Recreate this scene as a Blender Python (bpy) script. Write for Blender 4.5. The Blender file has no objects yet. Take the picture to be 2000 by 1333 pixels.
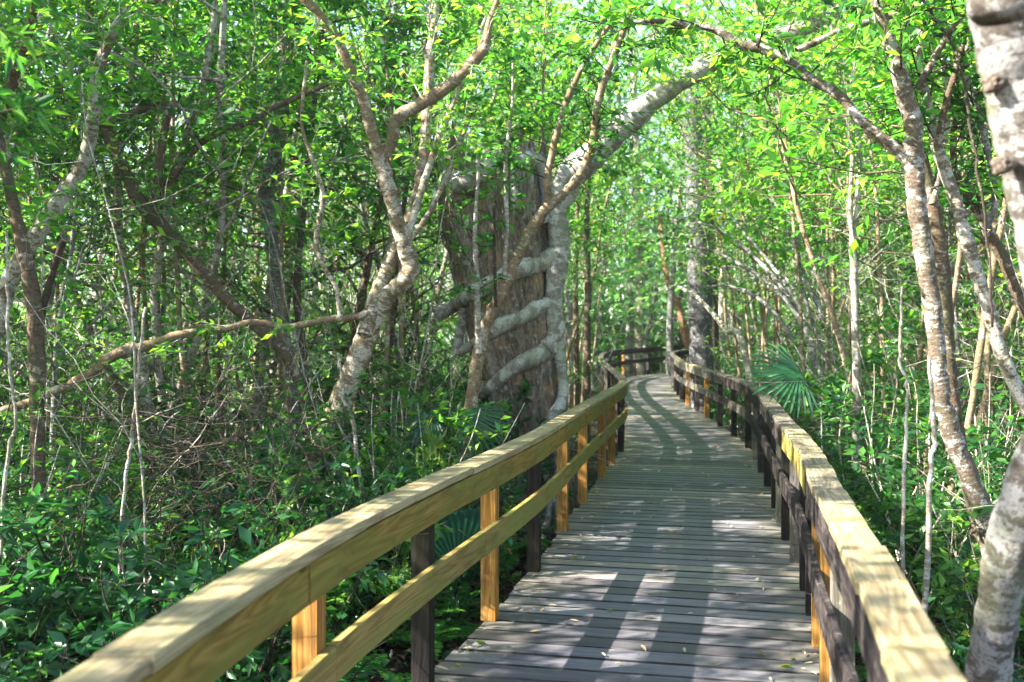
import bpy, math, random
import numpy as np

rng = np.random.default_rng(11)
random.seed(11)
C = bpy.context.scene.collection
F, H, YH = 1944.0, 1.712, 655.0      # focal length in photo pixels, eye height over the deck, horizon row
GZ = -0.45                            # forest floor below the deck


def P(px, py, d):
    return np.array([(px - 1000.0) * d / F, d, H - (py - YH) * d / F])


# ------------------------------------------------------------------ mesh building
class MB:
    def __init__(s):
        s.v = []; s.f = []; s.uv = []; s.n = 0; s.smooth = []; s.mi = []

    def add(s, v, faces, uv=None, smooth=False, mi=0):
        v = np.asarray(v, float).reshape(-1, 3)
        faces = np.asarray(faces, int)
        s.v.append(v)
        s.f.append(faces + s.n)
        k = faces.shape[0] * faces.shape[1]
        s.uv.append(np.zeros((k, 2)) if uv is None else np.asarray(uv, float).reshape(k, 2))
        s.smooth.append(np.full(faces.shape[0], smooth, bool))
        s.mi.append(np.full(faces.shape[0], mi, np.int32))
        s.n += len(v)

    def mesh(s, name, mats):
        me = bpy.data.meshes.new(name)
        V = np.concatenate(s.v) if s.v else np.zeros((0, 3))
        loops = np.concatenate([f.ravel() for f in s.f])
        tot = np.concatenate([np.full(f.shape[0], f.shape[1], np.int32) for f in s.f])
        start = np.concatenate([[0], np.cumsum(tot)[:-1]]).astype(np.int32)
        me.vertices.add(len(V)); me.vertices.foreach_set('co', V.ravel().astype(np.float32))
        me.loops.add(len(loops)); me.loops.foreach_set('vertex_index', loops.astype(np.int32))
        me.polygons.add(len(tot)); me.polygons.foreach_set('loop_start', start)
        me.polygons.foreach_set('loop_total', tot)
        me.polygons.foreach_set('use_smooth', np.concatenate(s.smooth))
        me.polygons.foreach_set('material_index', np.concatenate(s.mi))
        u = me.uv_layers.new(name='UVMap')
        u.data.foreach_set('uv', np.concatenate(s.uv).ravel().astype(np.float32))
        for m in (mats if isinstance(mats, (list, tuple)) else [mats]):
            me.materials.append(m)
        me.update(calc_edges=True)
        return me

    def build(s, name, mats, parent=None):
        return put(name, s.mesh(name, mats), parent)


def put(name, me, parent=None):
    o = bpy.data.objects.new(name, me)
    C.objects.link(o)
    if parent is not None:
        o.parent = parent
    return o


def empty(name, loc=(0, 0, 0)):
    o = bpy.data.objects.new(name, None)
    o.empty_display_size = 0.1
    o.location = [float(q) for q in loc]
    C.objects.link(o)
    return o


def tag(o, label, cat, group=None, kind=None):
    if label: o['label'] = label
    if cat: o['category'] = cat
    if group: o['group'] = group
    if kind: o['kind'] = kind
    return o


def smooth_poly(pts, rad, n):
    """Catmull-Rom resampling of points (and radii) to n points."""
    pts = np.asarray(pts, float); rad = np.asarray(rad, float)
    X = np.column_stack([pts, rad])
    X = np.vstack([2 * X[0] - X[1], X, 2 * X[-1] - X[-2]])
    m = len(pts) - 1
    out = []
    for t in np.linspace(0, m - 1e-6, n):
        i = int(t); u = t - i
        a, b, c, d = X[i], X[i + 1], X[i + 2], X[i + 3]
        out.append(0.5 * ((2 * b) + (-a + c) * u + (2 * a - 5 * b + 4 * c - d) * u * u + (-a + 3 * b - 3 * c + d) * u ** 3))
    out = np.array(out)
    return out[:, :3], np.maximum(out[:, 3], 0.0008)


def tube(mb, pts, rad, k=8, cap=True, mi=0, rough=0.0):
    pts = np.asarray(pts, float); n = len(pts)
    rad = np.broadcast_to(np.asarray(rad, float), (n,)).copy()
    t = np.gradient(pts, axis=0)
    t /= np.maximum(np.linalg.norm(t, axis=1, keepdims=True), 1e-9)
    u = np.cross(t[0], [0.31, 0.87, 0.11] if abs(t[0][2]) > 0.8 else [0, 0, 1.0]); u /= np.linalg.norm(u)
    U = np.empty((n, 3))
    for i in range(n):
        u = u - np.dot(u, t[i]) * t[i]
        u /= max(np.linalg.norm(u), 1e-9)
        U[i] = u
    V = np.cross(t, U)
    a = np.linspace(0, 2 * math.pi, k, endpoint=False)
    R = rad[:, None] * np.ones(k)
    if rough > 0:
        R = R * (1 + rough * (rng.random((n, k)) - 0.5) * 2)
    ring = pts[:, None, :] + R[:, :, None] * (np.cos(a)[None, :, None] * U[:, None, :] + np.sin(a)[None, :, None] * V[:, None, :])
    v = ring.reshape(-1, 3)
    L = np.concatenate([[0], np.cumsum(np.linalg.norm(np.diff(pts, axis=0), axis=1))])
    i = np.arange(n - 1)[:, None]; j = np.arange(k)[None, :]
    j2 = (j + 1) % k
    f = np.stack([i * k + j, i * k + j2, (i + 1) * k + j2, (i + 1) * k + j], -1).reshape(-1, 4)
    uu = np.stack([np.broadcast_to(j, (n - 1, k)), np.broadcast_to(j + 1, (n - 1, k)), np.broadcast_to(j + 1, (n - 1, k)), np.broadcast_to(j, (n - 1, k))], -1) / k
    vv = np.stack([np.broadcast_to(L[:-1, None], (n - 1, k)), np.broadcast_to(L[:-1, None], (n - 1, k)), np.broadcast_to(L[1:, None], (n - 1, k)), np.broadcast_to(L[1:, None], (n - 1, k))], -1)
    mb.add(v, f, np.stack([uu, vv], -1), smooth=True, mi=mi)
    if cap and k > 3:
        m = len(pts) * k
        fan = np.array([[0, (q + 1) % k, q] for q in range(k)])
        end = ring[-1]; c = end.mean(0)
        vv2 = np.vstack([c, end]); mb.add(vv2, np.array([[0, q + 1, (q + 1) % k + 1] for q in range(k)]), smooth=False, mi=mi)


def box(mb, corners8, uvs=True):
    """corners: bottom 4 (ccw) then top 4; UV in metres along the longest side."""
    c = np.asarray(corners8, float)
    faces = np.array([[0, 3, 2, 1], [4, 5, 6, 7], [0, 1, 5, 4], [1, 2, 6, 5], [2, 3, 7, 6], [3, 0, 4, 7]])
    ex, ey, ez = c[1] - c[0], c[3] - c[0], c[4] - c[0]
    ax = [ex, ey, ez]; ln = [np.linalg.norm(q) for q in ax]
    o = np.argsort(ln)[::-1]
    ua, va, wa = [ax[q] / max(ln[q], 1e-9) for q in o]
    off = rng.random(2) * 20
    uv = []
    for f in faces:
        for q in f:
            p = c[q] - c[0]
            uv.append([p @ ua + off[0], p @ va + 1.31 * (p @ wa) + off[1]])
    mb.add(c, faces, uv)


LEAF8 = np.array([[0, 0, 0], [.28, .36, .05], [.30, 0, -.06], [.28, -.36, .05], [.66, .33, .02], [.68, 0, -.08], [.66, -.33, .02], [1, 0, -.13]])
LEAF8_F4 = np.array([[2, 1, 4, 5], [3, 2, 5, 6]])
LEAF8_F3 = np.array([[0, 1, 2], [0, 2, 3], [5, 4, 7], [6, 5, 7]])
LEAF5 = np.array([[0, 0, 0], [.45, .5, .06], [.5, 0, -.06], [.45, -.5, .06], [1, 0, -.12]])
LEAF5_F = np.array([[0, 1, 2], [0, 2, 3], [2, 1, 4], [3, 2, 4]])


def leaves(mb, base, dirs, nrm, length, width=0.42, fine=False, mi=0):
    base = np.asarray(base, float).reshape(-1, 3); N = len(base)
    if N == 0: return
    d = np.asarray(dirs, float).reshape(-1, 3); d = d / np.maximum(np.linalg.norm(d, axis=1, keepdims=True), 1e-9)
    n = np.asarray(nrm, float).reshape(-1, 3)
    s = np.cross(n, d); s /= np.maximum(np.linalg.norm(s, axis=1, keepdims=True), 1e-9)
    n = np.cross(d, s)
    L = np.broadcast_to(np.asarray(length, float), (N,))
    W = np.broadcast_to(np.asarray(width, float), (N,))
    T = LEAF8 if fine else LEAF5
    curl = rng.uniform(-0.6, 2.2, N)
    v = base[:, None] + L[:, None, None] * (T[None, :, 0, None] * d[:, None] + (T[None, :, 1, None] * W[:, None, None]) * s[:, None] + (T[None, :, 2, None] * curl[:, None, None]) * n[:, None])
    off = (np.arange(N) * len(T))[:, None, None]
    if fine:
        # quads and tris share the vertices: add verts once, faces twice
        start = mb.n
        mb.add(v.reshape(-1, 3), (LEAF8_F4[None] + off).reshape(-1, 4), mi=mi, smooth=True)
        f3 = (LEAF8_F3[None] + off).reshape(-1, 3) + start
        mb.f.append(f3); mb.uv.append(np.zeros((f3.size, 2)))
        mb.smooth.append(np.ones(len(f3), bool)); mb.mi.append(np.full(len(f3), mi, np.int32))
    else:
        mb.add(v.reshape(-1, 3), (LEAF5_F[None] + off).reshape(-1, 3), mi=mi, smooth=True)


def unit(v):
    v = np.asarray(v, float)
    return v / max(np.linalg.norm(v), 1e-9)


def rand_dir():
    return unit(rng.normal(size=3))


# ------------------------------------------------------------------ materials
def mat(name):
    m = bpy.data.materials.new(name); m.use_nodes = True
    nt = m.node_tree; nt.nodes.clear()
    return m, nt, nt.nodes, nt.links


def N(nt, typ, **kw):
    n = nt.nodes.new(typ)
    for k, v in kw.items():
        if k.startswith('i_'):
            key = k[2:].replace('_', ' ')
            n.inputs[key].default_value = v
        else:
            setattr(n, k, v)
    return n


def ramp(nt, stops, interp='LINEAR'):
    n = nt.nodes.new('ShaderNodeValToRGB')
    cr = n.color_ramp; cr.interpolation = interp
    while len(cr.elements) > 1: cr.elements.remove(cr.elements[-1])
    cr.elements[0].position = stops[0][0]; cr.elements[0].color = (*stops[0][1], 1)
    for p, c in stops[1:]:
        e = cr.elements.new(p); e.color = (*c, 1)
    return n


def mixc(nt, fac, a, b, blend='MIX'):
    n = nt.nodes.new('ShaderNodeMix'); n.data_type = 'RGBA'; n.blend_type = blend
    L = nt.links
    for sock, v in ((0, fac), (6, a), (7, b)):
        if hasattr(v, 'is_output'): L.new(v, n.inputs[sock])
        elif sock == 0: n.inputs[0].default_value = v
        else: n.inputs[sock].default_value = (*v, 1)
    return n.outputs[2]


def mathn(nt, op, a, b=0.0, clamp=False):
    n = nt.nodes.new('ShaderNodeMath'); n.operation = op; n.use_clamp = clamp
    for i, v in enumerate((a, b)):
        if hasattr(v, 'is_output'): nt.links.new(v, n.inputs[i])
        else: n.inputs[i].default_value = v
    return n.outputs[0]


def noise(nt, vec, scale, detail=4, rough=0.55, dist=0.0):
    n = N(nt, 'ShaderNodeTexNoise')
    n.inputs['Scale'].default_value = scale; n.inputs['Detail'].default_value = detail
    n.inputs['Roughness'].default_value = rough; n.inputs['Distortion'].default_value = dist
    if vec is not None: nt.links.new(vec, n.inputs['Vector'])
    return n.outputs['Fac']


def maprange(nt, v, a, b, c=0.0, d=1.0):
    n = N(nt, 'ShaderNodeMapRange')
    nt.links.new(v, n.inputs[0])
    for i, q in enumerate((a, b, c, d)): n.inputs[i + 1].default_value = q
    return n.outputs[0]


def scaled(nt, vec, s):
    n = N(nt, 'ShaderNodeMapping'); n.inputs['Scale'].default_value = s
    nt.links.new(vec, n.inputs['Vector']); return n.outputs[0]


def finish(nt, color, rough=0.8, bump=None, strength=0.4, dist=0.01, spec=0.3):
    b = N(nt, 'ShaderNodeBsdfPrincipled'); o = N(nt, 'ShaderNodeOutputMaterial')
    if hasattr(color, 'is_output'): nt.links.new(color, b.inputs['Base Color'])
    else: b.inputs['Base Color'].default_value = (*color, 1)
    if hasattr(rough, 'is_output'): nt.links.new(rough, b.inputs['Roughness'])
    else: b.inputs['Roughness'].default_value = rough
    b.inputs['Specular IOR Level'].default_value = spec
    if bump is not None:
        q = N(nt, 'ShaderNodeBump'); q.inputs['Strength'].default_value = strength; q.inputs['Distance'].default_value = dist
        nt.links.new(bump, q.inputs['Height']); nt.links.new(q.outputs[0], b.inputs['Normal'])
    nt.links.new(b.outputs[0], o.inputs[0])
    return b


def leaf_material(name, stops, trans=0.45, gloss=0.42, tint=(1.25, 1.2, 0.5)):
    m, nt, nodes, L = mat(name)
    g = N(nt, 'ShaderNodeNewGeometry'); oi = N(nt, 'ShaderNodeObjectInfo')
    r = mathn(nt, 'ADD', mathn(nt, 'MULTIPLY', g.outputs['Random Per Island'], 0.62), mathn(nt, 'MULTIPLY', oi.outputs['Random'], 0.38))
    cr = ramp(nt, stops); L.new(r, cr.inputs[0])
    b = N(nt, 'ShaderNodeBsdfPrincipled'); L.new(cr.outputs[0], b.inputs['Base Color'])
    b.inputs['Roughness'].default_value = gloss; b.inputs['Specular IOR Level'].default_value = 0.45
    t = N(nt, 'ShaderNodeBsdfTranslucent')
    L.new(mixc(nt, 1.0, cr.outputs[0], tint, 'MULTIPLY'), t.inputs['Color'])
    mx = N(nt, 'ShaderNodeMixShader'); mx.inputs[0].default_value = trans
    L.new(b.outputs[0], mx.inputs[1]); L.new(t.outputs[0], mx.inputs[2])
    o = N(nt, 'ShaderNodeOutputMaterial'); L.new(mx.outputs[0], o.inputs[0])
    return m


TR = (1.9, 2.1, 0.9)
M = {}
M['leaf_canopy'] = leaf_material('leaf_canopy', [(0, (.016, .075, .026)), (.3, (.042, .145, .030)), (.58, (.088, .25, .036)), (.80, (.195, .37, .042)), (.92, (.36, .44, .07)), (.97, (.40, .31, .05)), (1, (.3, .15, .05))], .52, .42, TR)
M['leaf_dark'] = leaf_material('leaf_dark', [(0, (.007, .042, .020)), (.4, (.014, .075, .026)), (.75, (.030, .12, .032)), (.95, (.07, .19, .035)), (1, (.24, .24, .03))], .35, .32, TR)  # understory green, with the shade low in the thicket darkened into the colour
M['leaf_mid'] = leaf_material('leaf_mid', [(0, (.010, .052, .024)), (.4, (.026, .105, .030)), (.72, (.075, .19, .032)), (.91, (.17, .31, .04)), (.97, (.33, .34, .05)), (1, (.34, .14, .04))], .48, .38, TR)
M['leaf_far'] = leaf_material('leaf_far', [(0, (.05, .16, .09)), (.4, (.12, .27, .13)), (.8, (.24, .40, .19)), (1, (.40, .50, .28))], .55, .6, TR)  # hazy glow of the distance is put into these paler leaf colours
M['palm_leaf'] = leaf_material('palm_leaf', [(0, (.012, .07, .03)), (1, (.03, .12, .04))], .3, .35, (1.5, 1.7, .9))
M['palm_blue'] = leaf_material('palm_blue', [(0, (.008, .062, .045)), (1, (.014, .09, .055))], .25, .33, (1.5, 1.7, .9))
M['fern_leaf'] = leaf_material('fern_leaf', [(0, (.03, .15, .02)), (.7, (.06, .23, .03)), (1, (.12, .28, .03))], .45, .45, TR)
M['yellow_leaf'] = leaf_material('yellow_leaf', [(0, (.06, .17, .03)), (.6, (.15, .26, .04)), (.9, (.28, .28, .04)), (1, (.36, .25, .04))], .5, .4, (1.4, 1.3, .7))
M['dry_leaf'] = leaf_material('dry_leaf', [(0, (.12, .06, .03)), (.35, (.28, .17, .09)), (.7, (.45, .34, .2)), (.9, (.55, .46, .3)), (1, (.5, .48, .1))], .2, .6, (1, .9, .7))
M['litter_leaf'] = leaf_material('litter_leaf', [(0, (.03, .018, .012)), (.5, (.10, .055, .03)), (.85, (.22, .13, .07)), (1, (.36, .26, .15))], .12, .65, (1, .9, .7))


def bark(name, dark, mid, pale, pale_amt=.5, moss=(.07, .11, .03), moss_amt=.3, band=26, bumpd=.012):
    m, nt, nodes, L = mat(name)
    uv = N(nt, 'ShaderNodeUVMap'); tc = N(nt, 'ShaderNodeTexCoord'); oi = N(nt, 'ShaderNodeObjectInfo')
    add = N(nt, 'ShaderNodeVectorMath'); add.operation = 'ADD'
    L.new(tc.outputs['Object'], add.inputs[0]); L.new(oi.outputs['Random'], add.inputs[1])
    obj = add.outputs[0]
    sx = N(nt, 'ShaderNodeSeparateXYZ'); L.new(uv.outputs[0], sx.inputs[0])
    cb = N(nt, 'ShaderNodeCombineXYZ'); L.new(mathn(nt, 'MULTIPLY', sx.outputs[1], 1.0), cb.inputs[2])
    # horizontal rings along the stem broken by solid noise
    vs = N(nt, 'ShaderNodeVectorMath'); vs.operation = 'MULTIPLY_ADD'
    L.new(obj, vs.inputs[0]); vs.inputs[1].default_value = (.6, .6, .6); L.new(cb.outputs[0], vs.inputs[2])
    ring = noise(nt, vs.outputs[0], band, 5, .65)
    blot = noise(nt, obj, 9, 7, .68, .6)
    fine = noise(nt, obj, 70, 4, .7)
    big = noise(nt, obj, 2.6, 3, .5)
    f = mathn(nt, 'ADD', mathn(nt, 'MULTIPLY', ring, .55), mathn(nt, 'MULTIPLY', blot, .45))
    c1 = ramp(nt, [(.36, dark), (.47, mid), (.6, mid)]); L.new(f, c1.inputs[0])
    pf = maprange(nt, mathn(nt, 'ADD', mathn(nt, 'MULTIPLY', blot, .6), mathn(nt, 'MULTIPLY', ring, .4)), .585 - .15 * pale_amt, .605 - .14 * pale_amt)
    c = mixc(nt, pf, c1.outputs[0], pale)
    mf = mathn(nt, 'MULTIPLY', maprange(nt, big, .5, .62), moss_amt)
    c = mixc(nt, mf, c, moss)
    c = mixc(nt, maprange(nt, fine, .25, .75, .72, 1.12), (0, 0, 0), c) if False else mixc(nt, mathn(nt, 'MULTIPLY', maprange(nt, fine, .50, .36), .75), c, dark)
    hb = mathn(nt, 'ADD', mathn(nt, 'MULTIPLY', f, 1.0), mathn(nt, 'MULTIPLY', fine, .5))
    finish(nt, c, .85, hb, .9, bumpd, .15)
    return m


M['bark_pale'] = bark('bark_pale', (.07, .05, .033), (.19, .155, .11), (.42, .39, .33), .7, (.09, .11, .04), .35)
M['bark_white'] = bark('bark_white', (.055, .043, .035), (.13, .115, .10), (.30, .285, .27), .7, (.14, .15, .06), .5, 14)
M['bark_brown'] = bark('bark_brown', (.035, .022, .015), (.12, .085, .055), (.36, .31, .25), .25, (.06, .08, .03), .45)
M['bark_dark'] = bark('bark_dark', (.02, .018, .02), (.085, .08, .082), (.30, .29, .29), .25, (.05, .07, .03), .2)
M['bark_warm'] = bark('bark_warm', (.075, .048, .028), (.21, .155, .10), (.44, .39, .31), .6, (.09, .10, .04), .35)
M['bark_mottled'] = bark('bark_mottled', (.045, .032, .022), (.14, .108, .077), (.38, .355, .31), .5, (.09, .10, .04), .3, 30)
M['bark_tan'] = bark('bark_tan', (.09, .055, .03), (.23, .165, .10), (.42, .36, .28), .35, (.10, .11, .04), .35)
M['bark_grey'] = bark('bark_grey', (.06, .053, .05), (.18, .165, .155), (.40, .385, .37), .4, (.08, .11, .05), .3)
M['twig_pale'] = bark('twig_pale', (.12, .095, .065), (.28, .24, .185), (.48, .45, .39), .55, (.12, .14, .06), .2)
M['twig_dark'] = bark('twig_dark', (.02, .014, .01), (.06, .045, .032), (.16, .13, .10), .2, (.04, .05, .02), .2)
M['bark_red'] = bark('bark_red', (.10, .04, .025), (.26, .12, .07), (.42, .32, .25), .2, (.1, .1, .04), .1)


def cypress_mat():
    m, nt, nodes, L = mat('cypress_bark')
    uv = N(nt, 'ShaderNodeUVMap'); tc = N(nt, 'ShaderNodeTexCoord')
    v = scaled(nt, uv.outputs[0], (34, 6.5, 1))
    fib = noise(nt, v, 1.0, 6, .66, 2.0)
    v2 = scaled(nt, uv.outputs[0], (12, 3.2, 1)); str_ = noise(nt, v2, 1.0, 5, .6, 1.0)
    blot = noise(nt, tc.outputs['Object'], 3.5, 4, .6)
    c1 = ramp(nt, [(.34, (.03, .021, .015)), (.45, (.13, .096, .070)), (.56, (.26, .21, .165)), (.70, (.46, .42, .36))])
    L.new(mathn(nt, 'ADD', mathn(nt, 'MULTIPLY', fib, .6), mathn(nt, 'MULTIPLY', str_, .4)), c1.inputs[0])
    c = mixc(nt, mathn(nt, 'MULTIPLY', maprange(nt, blot, .52, .64), .55), c1.outputs[0], (.36, .21, .11))
    c = mixc(nt, mathn(nt, 'MULTIPLY', maprange(nt, noise(nt, tc.outputs['Object'], 14, 3), .6, .68), .6), c, (.42, .44, .40))
    finish(nt, c, .9, mathn(nt, 'ADD', fib, str_), 1.0, .03, .1)
    return m


M['cypress'] = cypress_mat()


def wood(name, lo, mid, hi, stain, stain_amt=.3, green=None, green_amt=0.0, rough=.75, knots=True, lichen=None, lich_amt=0.0, grain=38):
    m, nt, nodes, L = mat(name)
    uv = N(nt, 'ShaderNodeUVMap'); tc = N(nt, 'ShaderNodeTexCoord'); g = N(nt, 'ShaderNodeNewGeometry')
    v = scaled(nt, uv.outputs[0], (1.3, grain, 1))
    base = noise(nt, v, 1.0, 5, .6, .35)
    v1 = scaled(nt, uv.outputs[0], (.55, 9, 1))
    rings = noise(nt, v1, 1.0, 2, .4, 1.2)
    wv = mathn(nt, 'FRACT', mathn(nt, 'MULTIPLY', rings, 9.0))
    wv = mathn(nt, 'ABSOLUTE', mathn(nt, 'SUBTRACT', wv, .5))
    v3 = scaled(nt, uv.outputs[0], (6, 220, 1)); fib = noise(nt, v3, 1.0, 3, .6)
    f = mathn(nt, 'ADD', mathn(nt, 'MULTIPLY', base, .55), mathn(nt, 'ADD', mathn(nt, 'MULTIPLY', wv, .5), mathn(nt, 'MULTIPLY', fib, .26)))
    cr = ramp(nt, [(.33, tuple(q * .72 for q in lo)), (.44, lo), (.56, mid), (.74, hi)]); L.new(f, cr.inputs[0])
    c = cr.outputs[0]
    rnd = mixc(nt, maprange(nt, g.outputs['Random Per Island'], 0, 1, 0, .42), c, mid)
    c = rnd
    if green:
        gn = noise(nt, scaled(nt, uv.outputs[0], (1.1, 4, 1)), 1.0, 4, .55, .4)
        c = mixc(nt, mathn(nt, 'MULTIPLY', maprange(nt, gn, .44, .62), green_amt), c, green)
    sn = noise(nt, scaled(nt, uv.outputs[0], (2.2, 6, 1)), 1.0, 5, .65, .8)
    c = mixc(nt, mathn(nt, 'MULTIPLY', maprange(nt, sn, .5, .62), stain_amt), c, stain)
    if knots:
        vo = N(nt, 'ShaderNodeTexVoronoi'); L.new(scaled(nt, uv.outputs[0], (1.9, 6.5, 1)), vo.inputs['Vector']); vo.inputs['Scale'].default_value = 1.0
        c = mixc(nt, maprange(nt, vo.outputs['Distance'], .085, .05, 0, .8), c, tuple(q * .35 for q in lo))
    if lichen:
        ln = noise(nt, tc.outputs['Object'], 22, 4, .6)
        c = mixc(nt, mathn(nt, 'MULTIPLY', maprange(nt, ln, .58, .66), lich_amt), c, lichen)
    finish(nt, c, rough, mathn(nt, 'ADD', mathn(nt, 'ADD', base, fib), wv), .55, .004, .12)
    return m


M['pine_rim'] = wood('pine_rim', (.15, .085, .016), (.24, .155, .035), (.33, .23, .065), (.09, .055, .02), .4, (.15, .16, .03), .75)  # greenish treated pine; shade on the rim face is darkened into the colour
M['pine_cap'] = wood('pine_cap', (.21, .155, .075), (.335, .265, .145), (.42, .345, .205), (.14, .11, .07), .45, (.19, .19, .09), .6)
M['pine_post'] = wood('pine_post', (.22, .09, .016), (.38, .19, .045), (.47, .29, .09), (.13, .065, .022), .5)
M['pine_mid'] = wood('pine_mid', (.18, .115, .03), (.27, .19, .06), (.36, .27, .10), (.12, .08, .03), .35, (.20, .21, .05), .75)
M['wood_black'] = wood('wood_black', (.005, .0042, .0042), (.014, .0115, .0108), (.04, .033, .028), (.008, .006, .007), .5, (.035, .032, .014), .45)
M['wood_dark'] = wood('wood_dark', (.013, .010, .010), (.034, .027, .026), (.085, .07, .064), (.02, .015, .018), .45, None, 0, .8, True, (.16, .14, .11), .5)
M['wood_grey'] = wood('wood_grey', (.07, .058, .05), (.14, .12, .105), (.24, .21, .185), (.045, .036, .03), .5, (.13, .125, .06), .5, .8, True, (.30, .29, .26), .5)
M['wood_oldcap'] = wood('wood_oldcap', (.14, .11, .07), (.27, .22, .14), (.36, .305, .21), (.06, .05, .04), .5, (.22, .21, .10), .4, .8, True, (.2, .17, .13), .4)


def deck_mat():
    m, nt, nodes, L = mat('deck_boards')
    uv = N(nt, 'ShaderNodeUVMap'); tc = N(nt, 'ShaderNodeTexCoord'); g = N(nt, 'ShaderNodeNewGeometry')
    base = noise(nt, scaled(nt, uv.outputs[0], (1.6, 30, 1)), 1.0, 5, .62, .3)
    fib = noise(nt, scaled(nt, uv.outputs[0], (7, 160, 1)), 1.0, 3, .6)
    cr = ramp(nt, [(.28, (.052, .047, .050)), (.5, (.150, .141, .151)), (.74, (.290, .274, .276))])
    L.new(mathn(nt, 'ADD', mathn(nt, 'MULTIPLY', base, .65), mathn(nt, 'MULTIPLY', fib, .35)), cr.inputs[0])
    per = ramp(nt, [(0, (.45, .44, .46)), (.25, (.74, .74, .78)), (.55, (.95, .96, 1.0)), (.8, (1.2, 1.19, 1.15)), (.89, (1.6, 1.48, 1.15)), (1, (1.8, 1.58, 1.0))])
    L.new(g.outputs['Random Per Island'], per.inputs[0])
    c = mixc(nt, 1.0, cr.outputs[0], per.outputs[0], 'MULTIPLY')
    # dirt and green algae toward the board ends (u is 0..width across the deck)
    su = N(nt, 'ShaderNodeSeparateXYZ'); L.new(uv.outputs[0], su.inputs[0])
    edge = mathn(nt, 'ABSOLUTE', mathn(nt, 'SUBTRACT', su.outputs[0], 1.0))
    en = noise(nt, tc.outputs['Object'], 3.2, 4, .6)
    ef = maprange(nt, mathn(nt, 'ADD', edge, mathn(nt, 'MULTIPLY', en, .7)), .95, 1.25)
    c = mixc(nt, mathn(nt, 'MULTIPLY', ef, .38), c, (.19, .165, .085))
    st = noise(nt, tc.outputs['Object'], 1.7, 5, .65, .6)
    c = mixc(nt, mathn(nt, 'MULTIPLY', maprange(nt, st, .5, .68), .6), c, (.085, .066, .066))
    sp = noise(nt, tc.outputs['Object'], 38, 3, .6)
    c = mixc(nt, mathn(nt, 'MULTIPLY', maprange(nt, sp, .68, .72), .7), c, (.05, .042, .04))
    ro = maprange(nt, st, .4, .7, .7, .5)
    finish(nt, c, ro, mathn(nt, 'ADD', base, fib), .5, .004, .3)
    return m


M['deck'] = deck_mat()


M['deck_edge'] = wood('deck_edge', (.02, .017, .016), (.05, .045, .042), (.10, .09, .08), (.015, .012, .01), .5, None, 0, .9, False)


def ground_mat():
    m, nt, nodes, L = mat('forest_soil')
    tc = N(nt, 'ShaderNodeTexCoord')
    a = noise(nt, tc.outputs['Object'], 2.2, 6, .65); b = noise(nt, tc.outputs['Object'], 24, 5, .7)
    cr = ramp(nt, [(.3, (.012, .010, .008)), (.5, (.04, .030, .022)), (.7, (.10, .07, .045))])
    L.new(mathn(nt, 'ADD', mathn(nt, 'MULTIPLY', a, .5), mathn(nt, 'MULTIPLY', b, .5)), cr.inputs[0])
    finish(nt, cr.outputs[0], .95, b, 1.0, .05, .1)
    return m


M['soil'] = ground_mat()
mm, nt, _, _ = mat('stamp_ink'); finish(nt, (.16, .14, .11), .8); M['ink'] = mm
mm, nt, _, _ = mat('screw_metal'); finish(nt, (.06, .05, .045), .6); M['screw'] = mm

# ------------------------------------------------------------------ boardwalk path
PAIRS = [  # left rail x,y   right rail x,y
    (-.99, -1.5, .62, -1.6), (-.95, .6, .70, .4), (-.88, 2.04, .82, 1.78), (-.70, 3.5, 1.15, 3.2), (-.415, 4.8, 1.43, 4.45),
    (-.117, 5.99, 1.70, 5.55), (.175, 7.22, 1.99, 6.8), (.46, 8.69, 2.28, 8.3), (.74, 10.18, 2.59, 9.8),
    (1.10, 11.97, 2.93, 11.5), (1.338, 13.2, 3.16, 12.75), (1.62, 14.66, 3.42, 14.1), (1.81, 16.3, 3.66, 15.9),
    (1.97, 18.8, 3.86, 18.4), (2.10, 21.7, 4.02, 21.2), (2.25, 25.0, 4.22, 24.6), (2.55, 28.5, 4.55, 27.6),
    (2.95, 31.5, 4.85, 30.2), (3.6, 33.8, 5.25, 32.2), (4.5, 35.8, 5.85, 33.8), (5.9, 38.2, 7.2, 36.0), (7.4, 41.6, 9.2, 39.4), (9.2, 46, 11.2, 44)]
_pl = np.array([(a, b, 0) for a, b, c, d in PAIRS]); _pr = np.array([(c, d, 0) for a, b, c, d in PAIRS])
NS = 900
LP, _ = smooth_poly(_pl, np.ones(len(_pl)), NS)
RP, _ = smooth_poly(_pr, np.ones(len(_pr)), NS)


def deckz(y):
    return 0.35 * (np.clip((np.asarray(y, float) - 16) / 25.0, 0, 1.2)) ** 1.5


LP[:, 2] = deckz(LP[:, 1]); RP[:, 2] = deckz(RP[:, 1])
MID = (LP + RP) / 2
SM = np.concatenate([[0], np.cumsum(np.linalg.norm(np.diff(MID, axis=0), axis=1))])


def at(poly, s, S=None):
    S = SM if S is None else S
    return np.array([np.interp(s, S, poly[:, q]) for q in range(3)])


def arclen(poly):
    return np.concatenate([[0], np.cumsum(np.linalg.norm(np.diff(poly, axis=0), axis=1))])


def path_dist(x, y):
    d = np.hypot(MID[:, 0] - x, MID[:, 1] - y)
    return d.min()


def side_of(x, y):
    i = np.argmin(np.hypot(MID[:, 0] - x, MID[:, 1] - y))
    return -1 if (x - MID[i, 0]) * 1.0 < 0 else 1


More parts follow.
